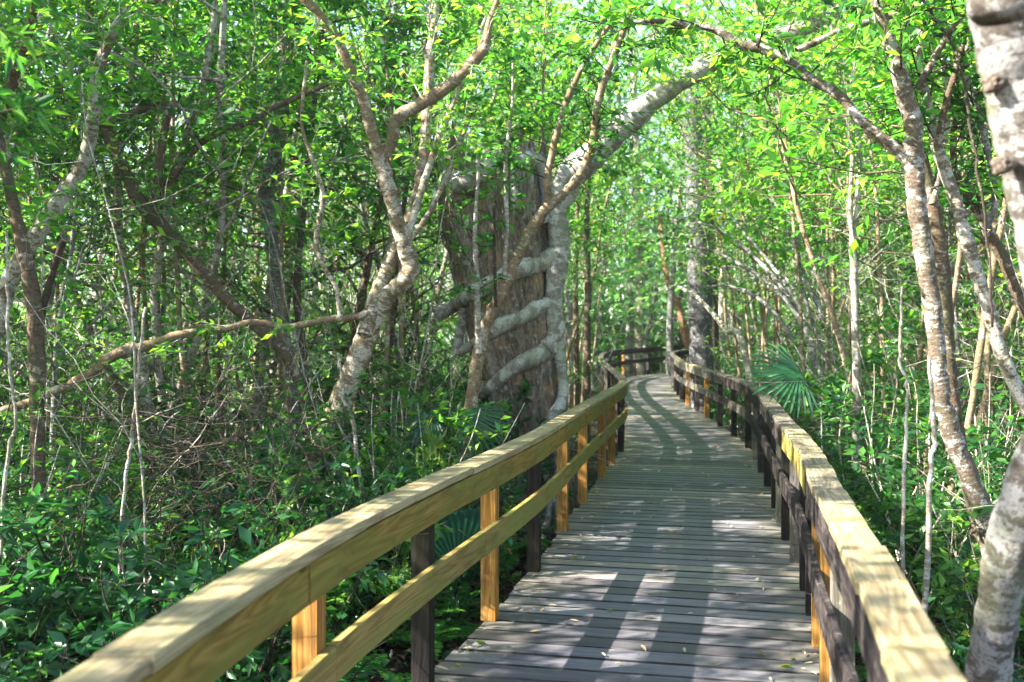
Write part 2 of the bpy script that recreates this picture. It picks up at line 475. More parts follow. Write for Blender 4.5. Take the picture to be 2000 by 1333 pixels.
# deck boards: one mesh, each board an island
mb = MB()
s = 0.0; pitch = 0.19
while s < SM[-1] - .2:
    s1 = s + pitch - rng.uniform(.012, .020)
    a0, a1, b0, b1 = at(LP, s), at(LP, s1), at(RP, s), at(RP, s1)
    d0 = unit(b0 - a0); e = rng.normal(0, .012, 2); drop = rng.normal(0, .0012)
    pl = .045 + e[0]; pr = .045 + e[1]
    q = [a0 - d0 * pl, b0 + d0 * pr, b1 + d0 * pr, a1 - d0 * pl]
    q = [np.array([t[0], t[1], t[2] + drop]) for t in q]
    lo = [t - np.array([0, 0, .038]) for t in q]
    # three slices across so that boards carry a slight crown and soft edges
    w = np.linalg.norm(q[1] - q[0]); u0 = rng.random() * 0
    v0 = rng.random() * 50
    bev = .008
    fw = unit(q[3] - q[0])
    top = [q[0] + fw * bev, q[1] + fw * bev, q[2] - fw * bev, q[3] - fw * bev]
    sh = [t - np.array([0, 0, bev]) for t in q]
    V = np.array(lo + sh + top)
    Fc = np.array([[0, 3, 2, 1], [8, 9, 10, 11], [4, 5, 9, 8], [5, 6, 10, 9], [6, 7, 11, 10], [7, 4, 8, 11], [0, 1, 5, 4], [1, 2, 6, 5], [2, 3, 7, 6], [3, 0, 4, 7]])
    uv = []
    for f in Fc:
        for k in f:
            r = V[k] - lo[0]
            uu = (r @ d0) * 2.0 / w
            vv = (r @ fw) + .9 * r[2]
            uv.append([uu, vv + v0])
    uv = np.array(uv).reshape(10, 4, 2)
    e = [2, 3, 4, 5, 6, 7, 8, 9]; st0 = mb.n
    mb.add(V, Fc[[0, 1]], uv[[0, 1]])
    mb.f.append(Fc[e] + st0); mb.uv.append(uv[e].reshape(-1, 2)); mb.smooth.append(np.zeros(8, bool)); mb.mi.append(np.ones(8, np.int32))
    s += pitch
deck = mb.build('boardwalk', [M['deck'], M['deck_edge']]); tag(deck, 'weathered grey plank deck of the boardwalk curving into the swamp forest', 'boardwalk', None, 'structure')
# beams below, part of the boardwalk structure
mb = MB()
for poly, sg in ((LP, 1), (RP, -1)):
    for i in range(0, NS - 12, 12):
        a, b = poly[i], poly[i + 12]; n = np.array([(b - a)[1], -(b - a)[0], 0]); n = unit(n) * sg
        c = [a + n * .10, b + n * .10, b + n * .14, a + n * .14]
        box(mb, [t + np.array([0, 0, -.23]) for t in c] + [t + np.array([0, 0, -.042]) for t in c])
st = mb.build('stringer', M['wood_black'], deck)
# rows of screw heads
mb = MB()
s = .07
while s < SM[-1] * .55:
    for fr in (.08, .5, .92):
        for off in (-.035, .035):
            p = at(LP, s + off) * (1 - fr) + at(RP, s + off) * fr
            r = .0055; a = np.linspace(0, 2 * math.pi, 6, endpoint=False)
            v = np.column_stack([p[0] + r * np.cos(a), p[1] + r * np.sin(a), np.full(6, p[2] + .0035)])
            mb.add(v, np.array([[0, 1, 2, 3, 4, 5]]))
    s += pitch
mb.build('screw', M['screw'], deck)

# ------------------------------------------------------------------ railings
LS, RS = arclen(LP), arclen(RP)
UP = np.array([0, 0, 1.0])


def rail_piece(name, poly, S, sgn, s0, s1, n0, n1, z0, z1, m, root, sub=4, label=None, bevel=0.004, cant=0.0):
    """a board between arclengths s0..s1; n is measured toward the deck; z over the deck."""
    mb = MB()
    ss = np.linspace(s0, s1, sub + 1)
    pts = np.array([at(poly, q, S) for q in ss])
    t = np.gradient(pts, axis=0); t /= np.linalg.norm(t, axis=1, keepdims=True)
    nn = np.column_stack([t[:, 1], -t[:, 0], np.zeros(len(t))]) * sgn
    b = bevel
    prof = [(n0 + b, z0), (n1 - b, z0), (n1, z0 + b), (n1, z1 - b), (n1 - b, z1), (n0 + b, z1), (n0, z1 - b), (n0, z0 + b)]
    k = len(prof)
    V = np.array([[pts[i] + nn[i] * q[0] + UP * (q[1] + cant * (q[0])) for q in prof] for i in range(len(pts))]).reshape(-1, 3)
    per = np.concatenate([[0], np.cumsum([math.hypot(prof[(q + 1) % k][0] - prof[q][0], prof[(q + 1) % k][1] - prof[q][1]) for q in range(k)])])
    off = rng.random(2) * 30
    Fc, uv = [], []
    for i in range(len(pts) - 1):
        for j in range(k):
            j2 = (j + 1) % k
            Fc.append([i * k + j, i * k + j2, (i + 1) * k + j2, (i + 1) * k + j])
            uv += [[ss[i] + off[0], per[j] + off[1]], [ss[i] + off[0], per[j + 1] + off[1]], [ss[i + 1] + off[0], per[j + 1] + off[1]], [ss[i + 1] + off[0], per[j] + off[1]]]
    mb.add(V, np.array(Fc), uv)
    e0 = np.arange(k)[::-1]; e1 = np.arange(k) + (len(pts) - 1) * k
    st = mb.n - len(V)
    for e in (e0, e1):
        f = np.array([e]) + 0
        mb.f.append(f); mb.uv.append(np.array([[prof[q % k][0] * 3 + off[0], prof[q % k][1] + off[1]] for q in e])); mb.smooth.append(np.zeros(1, bool)); mb.mi.append(np.zeros(1, np.int32))
    if sgn < 0:
        mb.f = [f[:, ::-1] for f in mb.f]; nu = []
        for f, u in zip(mb.f, mb.uv):
            nu.append(u.reshape(f.shape[0], f.shape[1], 2)[:, ::-1].reshape(-1, 2))
        mb.uv = nu
    o = mb.build(name, m, root)
    if label: o['label'] = label
    return o


def post(poly, S, sgn, s, m, root, zb, zt=.958, label=None, w=.09, ncen=-.017):
    p = at(poly, s, S); p2 = at(poly, s + .05, S)
    t = unit(np.array([p2[0] - p[0], p2[1] - p[1], 0])); n = np.array([t[1], -t[0], 0]) * sgn
    h = w / 2; mb = MB()
    p = p + n * ncen
    lean = rng.normal(0, .006, 2)
    lo = [p - t * h - n * h, p + t * h - n * h, p + t * h + n * h, p - t * h + n * h]
    if sgn > 0: lo = lo[::-1]
    tp = [q + t * lean[0] + n * 0 for q in lo]
    box(mb, [q + UP * zb for q in lo] + [q + UP * zt for q in tp])
    o = mb.build('post', m, root)
    if label: o['label'] = label
    return o


def s_at_y(poly, S, y):
    return float(np.interp(y, poly[:, 1], S))


# left railing, the new yellow one, then its weathered continuation
left = empty('railing', at(LP, s_at_y(LP, LS, 1.0), LS)); left.location = (0, 0, 0)
tag(left, 'new yellowish pine railing along the left edge of the boardwalk', 'railing', 'boardwalk railings')
sE = s_at_y(LP, LS, 15.3)
joints = [s_at_y(LP, LS, y) for y in (-1.4, .5, 2.2, 3.85, 5.35, 6.45, 7.05, 8.2, 9.35, 10.6, 11.9, 13.3, 15.3)]
for i, (a, b) in enumerate(zip(joints[:-1], joints[1:])):
    rail_piece('cap_board', LP, LS, 1, a + .002, b - .002, -.07 + rng.normal(0, .002), .076 + rng.normal(0, .0025), .964 + rng.normal(0, .0015), 1.0 + rng.normal(0, .002), M['pine_cap'], left, 5)
j2 = [s_at_y(LP, LS, y) for y in (-1.4, 1.6, 3.3, 5.25, 7.75, 10.0, 12.2, 15.3)]
for i, (a, b) in enumerate(zip(j2[:-1], j2[1:])):
    rail_piece('rim_board', LP, LS, 1, a + .002, b - .002, .028, .061 + rng.normal(0, .0015), .813 + rng.normal(0, .003), .953, M['pine_rim'], left, 6)
j3 = [s_at_y(LP, LS, y) for y in (-1.4, 1.4, 3.55, 5.6, 8.6, 11.6, 15.3)]
for i, (a, b) in enumerate(zip(j3[:-1], j3[1:])):
    rail_piece('middle_rail', LP, LS, 1, a + .002, b - .002, .030, .067, .465 + rng.normal(0, .003), .605 + rng.normal(0, .003), M['pine_mid'], left, 6)
for y, m, lab in ((-.6, 'pine_post', None), (.8, 'pine_post', None), (2.15, 'wood_black', 'dark weathered post'), (3.5, 'pine_post', 'orange pine post'), (4.8, 'wood_black', 'dark weathered post with olive streaks'), (5.99, 'pine_post', 'orange pine post'),
                  (7.22, 'wood_black', 'black weathered post'), (8.69, 'pine_post', None), (10.18, 'pine_post', None), (11.97, 'pine_post', None), (13.2, 'pine_post', None), (14.66, 'wood_black', 'black weathered post')):
    dk = m == 'wood_black'
    post(LP, LS, 1, s_at_y(LP, LS, y), M[m], left, -.7 if dk else .001, label=lab)
# weathered part
ss = np.arange(sE, LS[-1] - 1.0, 1.25)
for a, b in zip(ss[:-1], ss[1:]):
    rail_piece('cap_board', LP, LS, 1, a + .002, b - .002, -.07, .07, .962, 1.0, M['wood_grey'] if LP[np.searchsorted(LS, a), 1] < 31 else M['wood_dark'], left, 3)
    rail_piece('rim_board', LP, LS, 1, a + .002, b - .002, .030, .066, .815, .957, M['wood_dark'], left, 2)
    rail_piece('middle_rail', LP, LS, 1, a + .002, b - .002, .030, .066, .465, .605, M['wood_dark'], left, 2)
    k = len(left.children)
    orange = abs(LP[np.searchsorted(LS, a), 1] - 33.6) < .7
    post(LP, LS, 1, (a + b) / 2, M['pine_post'] if orange else (M['wood_grey'] if rng.random() < .5 else M['wood_dark']), left, -.6, label='orange pine post' if orange else None)

right = empty('railing')
tag(right, 'old weathered railing with pale worn cap along the right edge of the boardwalk', 'railing', 'boardwalk railings')
yy = [-1.4, .4, 1.5, 2.25, 2.85, 3.35, 3.8, 4.2]
y = 4.2
while y < 8.0:
    y += rng.uniform(.24, .36); yy.append(y)
while y < 44:
    y += rng.uniform(.8, 1.3); yy.append(y)
for i, (a, b) in enumerate(zip(yy[:-1], yy[1:])):
    sa, sb = s_at_y(RP, RS, a), s_at_y(RP, RS, b)
    if sb > RS[-1] - .6: break
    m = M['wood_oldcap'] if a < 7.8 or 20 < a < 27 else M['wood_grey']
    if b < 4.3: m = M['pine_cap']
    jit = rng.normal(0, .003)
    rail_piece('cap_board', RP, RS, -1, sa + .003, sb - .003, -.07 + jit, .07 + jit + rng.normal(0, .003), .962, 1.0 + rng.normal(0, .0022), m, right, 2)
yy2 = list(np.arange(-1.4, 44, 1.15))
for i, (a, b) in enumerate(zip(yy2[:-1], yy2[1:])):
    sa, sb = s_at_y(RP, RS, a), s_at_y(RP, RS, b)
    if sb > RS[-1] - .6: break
    lit = 4.4 < a < 7.2  # sun on this stretch of rim is put in as lighter timber colour
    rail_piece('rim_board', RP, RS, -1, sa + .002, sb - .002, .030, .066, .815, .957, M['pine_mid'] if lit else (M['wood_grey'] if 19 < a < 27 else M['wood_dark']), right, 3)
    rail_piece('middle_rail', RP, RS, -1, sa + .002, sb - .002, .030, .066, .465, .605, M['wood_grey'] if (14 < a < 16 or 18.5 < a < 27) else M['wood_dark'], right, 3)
for y, m, lab in ((-.7, 'wood_dark', None), (.6, 'wood_grey', None), (1.8, 'wood_grey', None), (2.95, 'wood_grey', 'pale weathered post'), (4.15, 'wood_grey', 'grey weathered post'), (4.75, 'pine_post', 'orange pine post'), (5.49, 'pine_post', 'orange pine post'), (6.1, 'wood_black', None),
                  (6.7, 'wood_black', 'black weathered post'), (7.5, 'wood_grey', None), (8.34, 'wood_black', None), (9.1, 'wood_grey', None), (9.9, 'wood_black', None), (11.28, 'wood_black', None), (12.42, 'wood_dark', None), (13.75, 'wood_grey', None),
                  (15.1, 'wood_black', None), (16.9, 'wood_dark', None), (18.6, 'wood_black', None), (20.4, 'pine_post', 'bright orange pine post'), (21.9, 'wood_dark', None), (23.6, 'pine_post', 'orange pine post'), (25.2, 'wood_dark', None),
                  (26.8, 'wood_black', None), (28.2, 'wood_black', None), (29.6, 'wood_grey', None), (30.9, 'wood_dark', None), (32.2, 'pine_post', None), (33.2, 'wood_dark', None), (34.2, 'wood_dark', None), (35.3, 'wood_grey', None), (36.5, 'wood_dark', None)):
    post(RP, RS, -1, s_at_y(RP, RS, y), M[m], right, .001 if m == 'pine_post' else -.7, label=lab)

# small ink stamp on the near left cap
fc = bpy.data.curves.new('stamp', 'FONT'); fc.body = 'TTS'; fc.size = .055; fc.extrude = 0
tmp = bpy.data.objects.new('tmp', fc); C.objects.link(tmp)
dg = bpy.context.evaluated_depsgraph_get()
me = bpy.data.meshes.new_from_object(tmp.evaluated_get(dg)); me.name = 'stamp'
bpy.data.objects.remove(tmp)
me.materials.clear(); me.materials.append(M['ink'])
so = put('stamp', me, left)
pz = P(372, 1192, 2.62); so.location = (pz[0], pz[1] - .01, 1.0035); so.rotation_euler = (0, 0, .22)


# ------------------------------------------------------------------ plants
def sprig(wood, leafset, start, d, length, rad, nleaf, lsize, droop=.1, sub=2, k=4, up=.25, mi=0, bend=.35):
    """a curved twig with side twigs and leaves; leafset is a list of (base, dir, normal, length)."""
    n = 5
    pts = [np.asarray(start, float)]; cur = unit(d)
    wob = rng.normal(0, bend / n * 1.6, (n, 3))
    for i in range(n):
        cur = unit(cur + wob[i] + np.array([0, 0, (up - droop) / n * .8]))
        pts.append(pts[-1] + cur * length / n)
    pts = np.array(pts)
    tube(wood, pts, np.linspace(rad, rad * .35, n + 1), k, cap=False, mi=mi)
    seg = np.linspace(.25, 1, nleaf)
    idx = np.clip((seg * n), 0, n - 1e-3); ii = idx.astype(int)
    base = pts[ii] + (pts[ii + 1] - pts[ii]) * (idx - ii)[:, None]
    tdir = pts[ii + 1] - pts[ii]
    tdir = tdir / np.linalg.norm(tdir, axis=1, keepdims=True)
    r = rng.normal(size=(nleaf, 3)); side = np.cross(tdir, r); side /= np.maximum(np.linalg.norm(side, axis=1, keepdims=True), 1e-6)
    side[:, 2] *= .5
    ld = tdir * .65 + side * .95 + np.array([0, 0, -.12])
    nr = rng.normal(0, .45, (nleaf, 3)) + np.array([0, 0, 1.0])
    leafset.append((base, ld, nr, lsize * rng.uniform(.55, 1.2, nleaf)))
    for q in range(sub):
        f = rng.uniform(.2, .85); i = int(f * n); p = pts[i] + (pts[i + 1] - pts[i]) * (f * n - i)
        dd = unit(unit(pts[i + 1] - pts[i]) * .7 + rand_dir() * np.array([1, 1, .55]))
        sprig(wood, leafset, p, dd, length * rng.uniform(.4, .65), rad * .6, max(4, int(nleaf * .7)), lsize, droop, 0, 3, up, mi, bend)
    return pts


def leaf_mesh(name, leafset, m, width=.42, fine=False, mb=None, twm=None):
    mb = mb or MB()
    mi = 1 if twm is not None else 0
    if not leafset: return None
    B = np.concatenate([q[0] for q in leafset]); D = np.concatenate([q[1] for q in leafset])
    Nn = np.concatenate([q[2] for q in leafset]); Ln = np.concatenate([q[3] for q in leafset])
    leaves(mb, B, D, Nn, Ln, width * rng.uniform(.8, 1.2, len(B)), fine, mi)
    return mb.mesh(name, [twm, m] if twm is not None else m)


def wander(start, d, length, n, wob, upb=0.0):
    pts = [np.asarray(start, float)]; cur = unit(d)
    for i in range(n):
        cur = unit(cur + rng.normal(0, wob, 3) + np.array([0, 0, upb]))
        pts.append(pts[-1] + cur * length / n)
    return np.array(pts)


def grow_tree(h, r0, cs, nbr, lsize, leafm, barkm, twigm, nleaf=9, lean=.12, spread=.34, subs=4):
    """generic slender tree standing at the origin -> (wood mesh, crown mesh)"""
    wood = MB(); tws = MB(); LS_ = []
    n = 14
    az = rng.uniform(0, 6.28)
    pts = wander((0, 0, -.1), (lean * math.cos(az), lean * math.sin(az), 1), h, n, .075, .05)
    rad = r0 * np.linspace(1, .22, n + 1) * rng.uniform(.9, 1.1, n + 1); rad[0] *= 1.35
    p2, r2 = smooth_poly(pts, rad, 30)
    tube(wood, p2, r2, 7, rough=.06)
    for b in range(nbr):
        f = cs + (1 - cs) * (b + rng.random()) / nbr
        i = min(int(f * 29), 28); p = p2[i]
        a = b * 2.4 + rng.normal(0, .5); el = rng.uniform(.05, .8)
        d = np.array([math.cos(a) * math.cos(el), math.sin(a) * math.cos(el), math.sin(el)])
        bl = h * spread * (1.05 - .55 * f) * rng.uniform(.6, 1.25)
        bp = wander(p, d, bl, 7, .16, .04)
        br = np.linspace(min(r2[i] * .55, .03), .005, 8)
        tube(wood, bp, br, 5, cap=False)
        for q in range(subs):
            ff = .22 + .78 * (q + rng.random()) / subs; k = min(int(ff * 7), 6)
            pp = bp[k] + (bp[k + 1] - bp[k]) * (ff * 7 - k)
            dd = unit(unit(bp[k + 1] - bp[k]) * .6 + rand_dir() * np.array([1, 1, .6]))
            sprig(tws, LS_, pp, dd, bl * rng.uniform(.3, .5), .0045, nleaf, lsize, sub=2, k=3)
    return wood.mesh('trunk', barkm), leaf_mesh('crown', LS_, leafm, .44, False, tws, twigm)


def grow_shrub(h, nst, lsize, leafm, barkm, twigm, nleaf=10, spread=.55, subs=5, fine=False, width=.42, r=.012):
    wood = MB(); tws = MB(); LS_ = []
    for sidx in range(nst):
        a = rng.uniform(0, 6.28); tl = rng.uniform(.1, spread)
        d = (math.cos(a) * tl, math.sin(a) * tl, 1)
        hh = h * rng.uniform(.55, 1.1)
        pts = wander((rng.normal(0, .12), rng.normal(0, .12), -.05), d, hh, 8, .13, .03)
        p2, r2 = smooth_poly(pts, np.linspace(r, r * .3, 9), 14)
        tube(wood, p2, r2, 5, cap=False)
        for q in range(subs):
            ff = .18 + .8 * (q + rng.random()) / subs; k = min(int(ff * 13), 12)
            dd = unit(unit(p2[k + 1] - p2[k]) * .35 + rand_dir() * np.array([1, 1, .5]))
            sprig(tws, LS_, p2[k], dd, h * rng.uniform(.14, .3), .0032, nleaf, lsize, sub=1, k=3)
    return wood.mesh('stem', barkm), leaf_mesh('foliage', LS_, leafm, width, fine, tws, twigm)


def grow_bare(h, r, nb):
    wood = MB()
    a = rng.uniform(0, 6.28); tl = rng.uniform(.05, .55)
    pts = wander((0, 0, -.05), (math.cos(a) * tl, math.sin(a) * tl, 1), h, 12, .09, .0)
    p2, r2 = smooth_poly(pts, np.linspace(r, r * .3, 13), 26)
    tube(wood, p2, r2, 5, cap=False)
    for b in range(nb):
        k = int(rng.uniform(.2, .95) * 24)
        d = unit(unit(p2[k + 1] - p2[k]) * .7 + rand_dir())
        q = wander(p2[k], d, h * rng.uniform(.15, .4), 6, .2, .03)
        tube(wood, q, np.linspace(r2[k] * .6, .0015, 7), 4, cap=False)
        for c in range(2):
            kk = rng.integers(1, 6)
            q2 = wander(q[kk], unit(unit(q[kk] - q[kk - 1]) + rand_dir() * .8), h * rng.uniform(.06, .16), 4, .2, .0)
            tube(wood, q2, np.linspace(.003, .001, 5), 3, cap=False)
    return wood


def instance(root_name, parts, loc, rz, sc, label, cat, group, tilt=0.0):
    e = empty(root_name, loc)
    e.rotation_euler = (tilt * math.cos(rz * 3), tilt * math.sin(rz * 3), rz); e.scale = (sc, sc, sc)
    tag(e, label, cat, group)
    for nm, me in parts:
        if me is not None: put(nm, me, e)
    return e


# ---- kinds
trees = {'pale': [], 'brown': [], 'bushy': []}
for i in range(4):
    trees['pale'].append(grow_tree(rng.uniform(6.5, 8), .05, .12, 17, (.085, .11, .095, .135)[i], M['leaf_canopy'], M['bark_pale'], M['twig_pale'], (12, 9, 11, 8)[i], .16, .31, 4))
for i in range(4):
    trees['brown'].append(grow_tree(rng.uniform(6.5, 8.5), .062, .14, 17, (.13, .09, .11, .10)[i], M['leaf_canopy'] if i % 2 else M['leaf_mid'], M['bark_brown'], M['twig_pale'] if i < 2 else M['twig_dark'], (8, 12, 9, 10)[i], .14, .31, 4))
for i in range(3):
    trees['bushy'].append(grow_tree(rng.uniform(5.0, 6.2), .04, .06, 20, (.08, .11, .095)[i], M['leaf_mid'], M['bark_grey'], M['twig_dark'], 10, .2, .34, 5))
trees['tall'] = []
for i in range(3):
    trees['tall'].append(grow_tree(rng.uniform(6.8, 7.6), .032, .46, 18, (.10, .125, .14)[i], M['leaf_canopy'], M['bark_tan'], M['twig_dark'], 9, .1, .30, 4))
shr = {'bright': [], 'dark': [], 'broad': []}
for i in range(4):
    shr['bright'].append(grow_shrub(rng.uniform(1.5, 2.1), 8, (.085, .105, .12, .095)[i], M['leaf_mid'], M['twig_pale'], M['twig_dark'], 11, .6, 7))
for i in range(4):
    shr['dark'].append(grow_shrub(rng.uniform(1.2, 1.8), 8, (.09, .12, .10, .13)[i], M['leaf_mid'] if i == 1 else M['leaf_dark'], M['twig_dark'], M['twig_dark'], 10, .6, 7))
for i in range(3):
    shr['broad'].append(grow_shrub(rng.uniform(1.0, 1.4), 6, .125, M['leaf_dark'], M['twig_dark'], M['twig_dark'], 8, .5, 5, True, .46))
bare = [grow_bare(rng.uniform(2.2, 4.2), rng.uniform(.007, .014), 7).mesh('stem', M['twig_pale']) for i in range(6)]
bare_t = [grow_bare(rng.uniform(5.2, 7.5), rng.uniform(.012, .02), 13).mesh('stem', M['twig_pale']) for i in range(4)]
bare_d = [grow_bare(rng.uniform(2.0, 3.6), rng.uniform(.012, .020), 8).mesh('stem', M['twig_dark']) for i in range(3)]


def grow_fern(n, L, m):
    out = []
    for f in range(n):
        st = MB()
        a = f * 6.28 / n + rng.normal(0, .25); el = rng.uniform(.5, 1.1)
        d = np.array([math.cos(a) * math.cos(el), math.sin(a) * math.cos(el), math.sin(el)])
        pts = [np.zeros(3)]; cur = d; seg = 16; ll = L * rng.uniform(.7, 1.15)
        for i in range(seg):
            cur = unit(cur + np.array([0, 0, -.085])); pts.append(pts[-1] + cur * ll / seg)
        pts = np.array(pts); tube(st, pts, np.linspace(.004, .001, seg + 1), 3, cap=False)
        B, D, Nn, Ln = [], [], [], []
        for i in range(2, 40):
            ff = i / 40 * seg; k = min(int(ff), seg - 1); p = pts[k] + (pts[k + 1] - pts[k]) * (ff - k)
            t = unit(pts[k + 1] - pts[k]); sd = unit(np.cross(t, UP))
            for sg in (-1, 1):
                B.append(p); D.append(sd * sg + t * .25 + rng.normal(0, .05, 3)); Nn.append(np.cross(t, sd) * -1 if np.cross(t, sd)[2] < 0 else np.cross(t, sd))
                Ln.append(ll * .17 * math.sin(math.pi * min(1, .12 + i / 42)) ** .7)
        leaves(st, B, D, Nn, Ln, .24, False, 1)
        out.append(('frond', st.mesh('frond', [M['twig_dark'], m])))
    return out


ferns = [grow_fern(8, .75, M['fern_leaf']), grow_fern(6, .6, M['fern_leaf']), grow_fern(7, .9, M['fern_leaf'])]


def fan_blade(mb, st, root, hub, axis, nrm, R, nseg=22, arc=3.6, droop=.5, split=.55):
    """a palmetto leaf: petiole from root to hub, pleated segments fanning round axis."""
    q = np.array([root, root * .5 + hub * .5 + np.array([0, 0, .05]), hub])
    p2, r2 = smooth_poly(q, [.007, .006, .005], 8); tube(st, p2, r2, 5, cap=False)
    axis = unit(axis); nrm = unit(nrm - np.dot(nrm, axis) * axis); side = np.cross(nrm, axis)
    for i in range(nseg):
        a = (i + .5) / nseg * arc - arc / 2
        d = axis * math.cos(a) + side * math.sin(a)
        sd = -axis * math.sin(a) + side * math.cos(a)
        L = R * (.72 + .28 * math.cos(a * .5)) * rng.uniform(.9, 1.05)
        w = L * math.tan(arc / nseg / 2) * 1.02
        rows = [(0.02, .02, 0), (.3, .3, 0), (split, split, .0), (.78, .40, 0), (1, .03, 0)]
        V = []; cur = hub.copy(); dd = d.copy(); pr = 0
        for f, wf, _ in rows:
            cur = cur + dd * (f - pr) * L; pr = f
            dd = unit(dd + np.array([0, 0, -droop * (.25 + f * f)]) * .35)
            V += [cur - sd * w * wf * 1.0 + nrm * w * wf * .28, cur - nrm * w * wf * .18, cur + sd * w * wf * 1.0 + nrm * w * wf * .28]
        Fc = []
        for r in range(len(rows) - 1):
            for c in range(2): Fc.append([r * 3 + c, r * 3 + c + 1, (r + 1) * 3 + c + 1, (r + 1) * 3 + c])
        mb.add(V, np.array(Fc))


def palmetto(nleaf, R, hgt, m):
    out = []
    for i in range(nleaf):
        mb = MB()
        a = i * 6.28 / nleaf + rng.normal(0, .3); reach = rng.uniform(.35, .8)
        hub = np.array([math.cos(a) * reach * hgt, math.sin(a) * reach * hgt, hgt * rng.uniform(.6, 1.0)])
        ax = unit([math.cos(a), math.sin(a), rng.uniform(-.1, .5)])
        fan_blade(mb, mb, np.zeros(3), hub, ax, np.array([-math.cos(a) * .5, -math.sin(a) * .5, 1]), R * rng.uniform(.8, 1.1))
        out.append(('frond', mb.mesh('frond', m)))
    return out


palms = [palmetto(8, .5, .9, M['palm_leaf']), palmetto(6, .55, .75, M['palm_leaf'])]


# ---- traced trees -----------------------------------------------------------
def traced(name, label, limbs, barkm, twigm, leafm, leaf=None, lsize=.08, k=10, base_ext=True, crownn='crown', width=.42, trunk_name='trunk', cat='tree', group=None, fine=False, part_names=None, rough=.03, wig=.006):
    """limbs: list of dict(p=[(px,py,w)], d=depth or (d0,d1)); first is the trunk from the base up. leaf = list of (limb index, t0, n, length)."""
    p0 = limbs[0]['p'][0]; d0 = limbs[0]['d'] if not isinstance(limbs[0]['d'], tuple) else limbs[0]['d'][0]
    b = P(p0[0], p0[1], d0); e = empty(name, (b[0], b[1], GZ)); org = np.array([b[0], b[1], GZ])
    tag(e, label, cat, group)
    curves = []; LSet = []; tw = MB()
    for li, lb in enumerate(limbs):
        pp = lb['p']; dd = lb['d']; n = len(pp)
        ds = np.linspace(dd[0], dd[1], n) if isinstance(dd, tuple) else np.full(n, dd)
        pts = np.array([P(q[0], q[1], ds[i]) for i, q in enumerate(pp)]); rad = np.array([q[2] * ds[i] / F / 2 for i, q in enumerate(pp)])
        if li == 0 and base_ext and pts[0, 2] > GZ + .02:
            dv = unit(pts[0] - pts[1]); dv = unit(dv * .45 + np.array([0, 0, -1]))
            hgt = (pts[0, 2] - GZ + .08) / -dv[2]
            pts = np.vstack([pts[0] + dv * hgt, pts]); rad = np.concatenate([[rad[0] * 1.45], rad])
        m = max(8, int(n * 7))
        p2, r2 = smooth_poly(pts, rad, m)
        p2[1:-1] += rng.normal(0, wig * .5, (m - 2, 3)) * (np.minimum(r2[1:-1, None], .05) / .05 + .2)
        r2 = r2 * (1 + .02 * np.sin(np.arange(m) * rng.uniform(.5, 1.0) + rng.uniform(0, 6)) + np.interp(np.arange(m), np.arange(0, m + 6, 6), rng.normal(0, .045, len(np.arange(0, m + 6, 6)))))
        curves.append((p2, r2))
        mb = MB(); tube(mb, p2 - org, r2, k if r2.max() > .012 else 6, rough=rough)
        nm = trunk_name if li == 0 else lb.get('n', 'limb')
        o = mb.build(nm, lb.get('m', barkm), e)
    if leaf:
        for (li, t0, cnt, ln) in leaf:
            cnt = int(cnt * 1.7)
            p2, r2 = curves[li]; m = len(p2)
            for q in range(cnt):
                t = t0 + (1 - t0) * (q + rng.random()) / cnt
                i = min(int(t * (m - 1)), m - 2)
                dd = unit(unit(p2[i + 1] - p2[i]) * .5 + rand_dir() * np.array([1, 1, .7]))
                sprig(tw, LSet, p2[i] - org, dd, ln * rng.uniform(.5, 1.25), max(.0035, min(r2[i] * .3, .007)), 10, lsize * 1.2 if p2[i][1] < 13 else lsize, sub=2, k=4)
    if LSet:
        put(crownn, leaf_mesh(crownn, LSet, leafm, width, fine, tw, twigm), e)
    return e


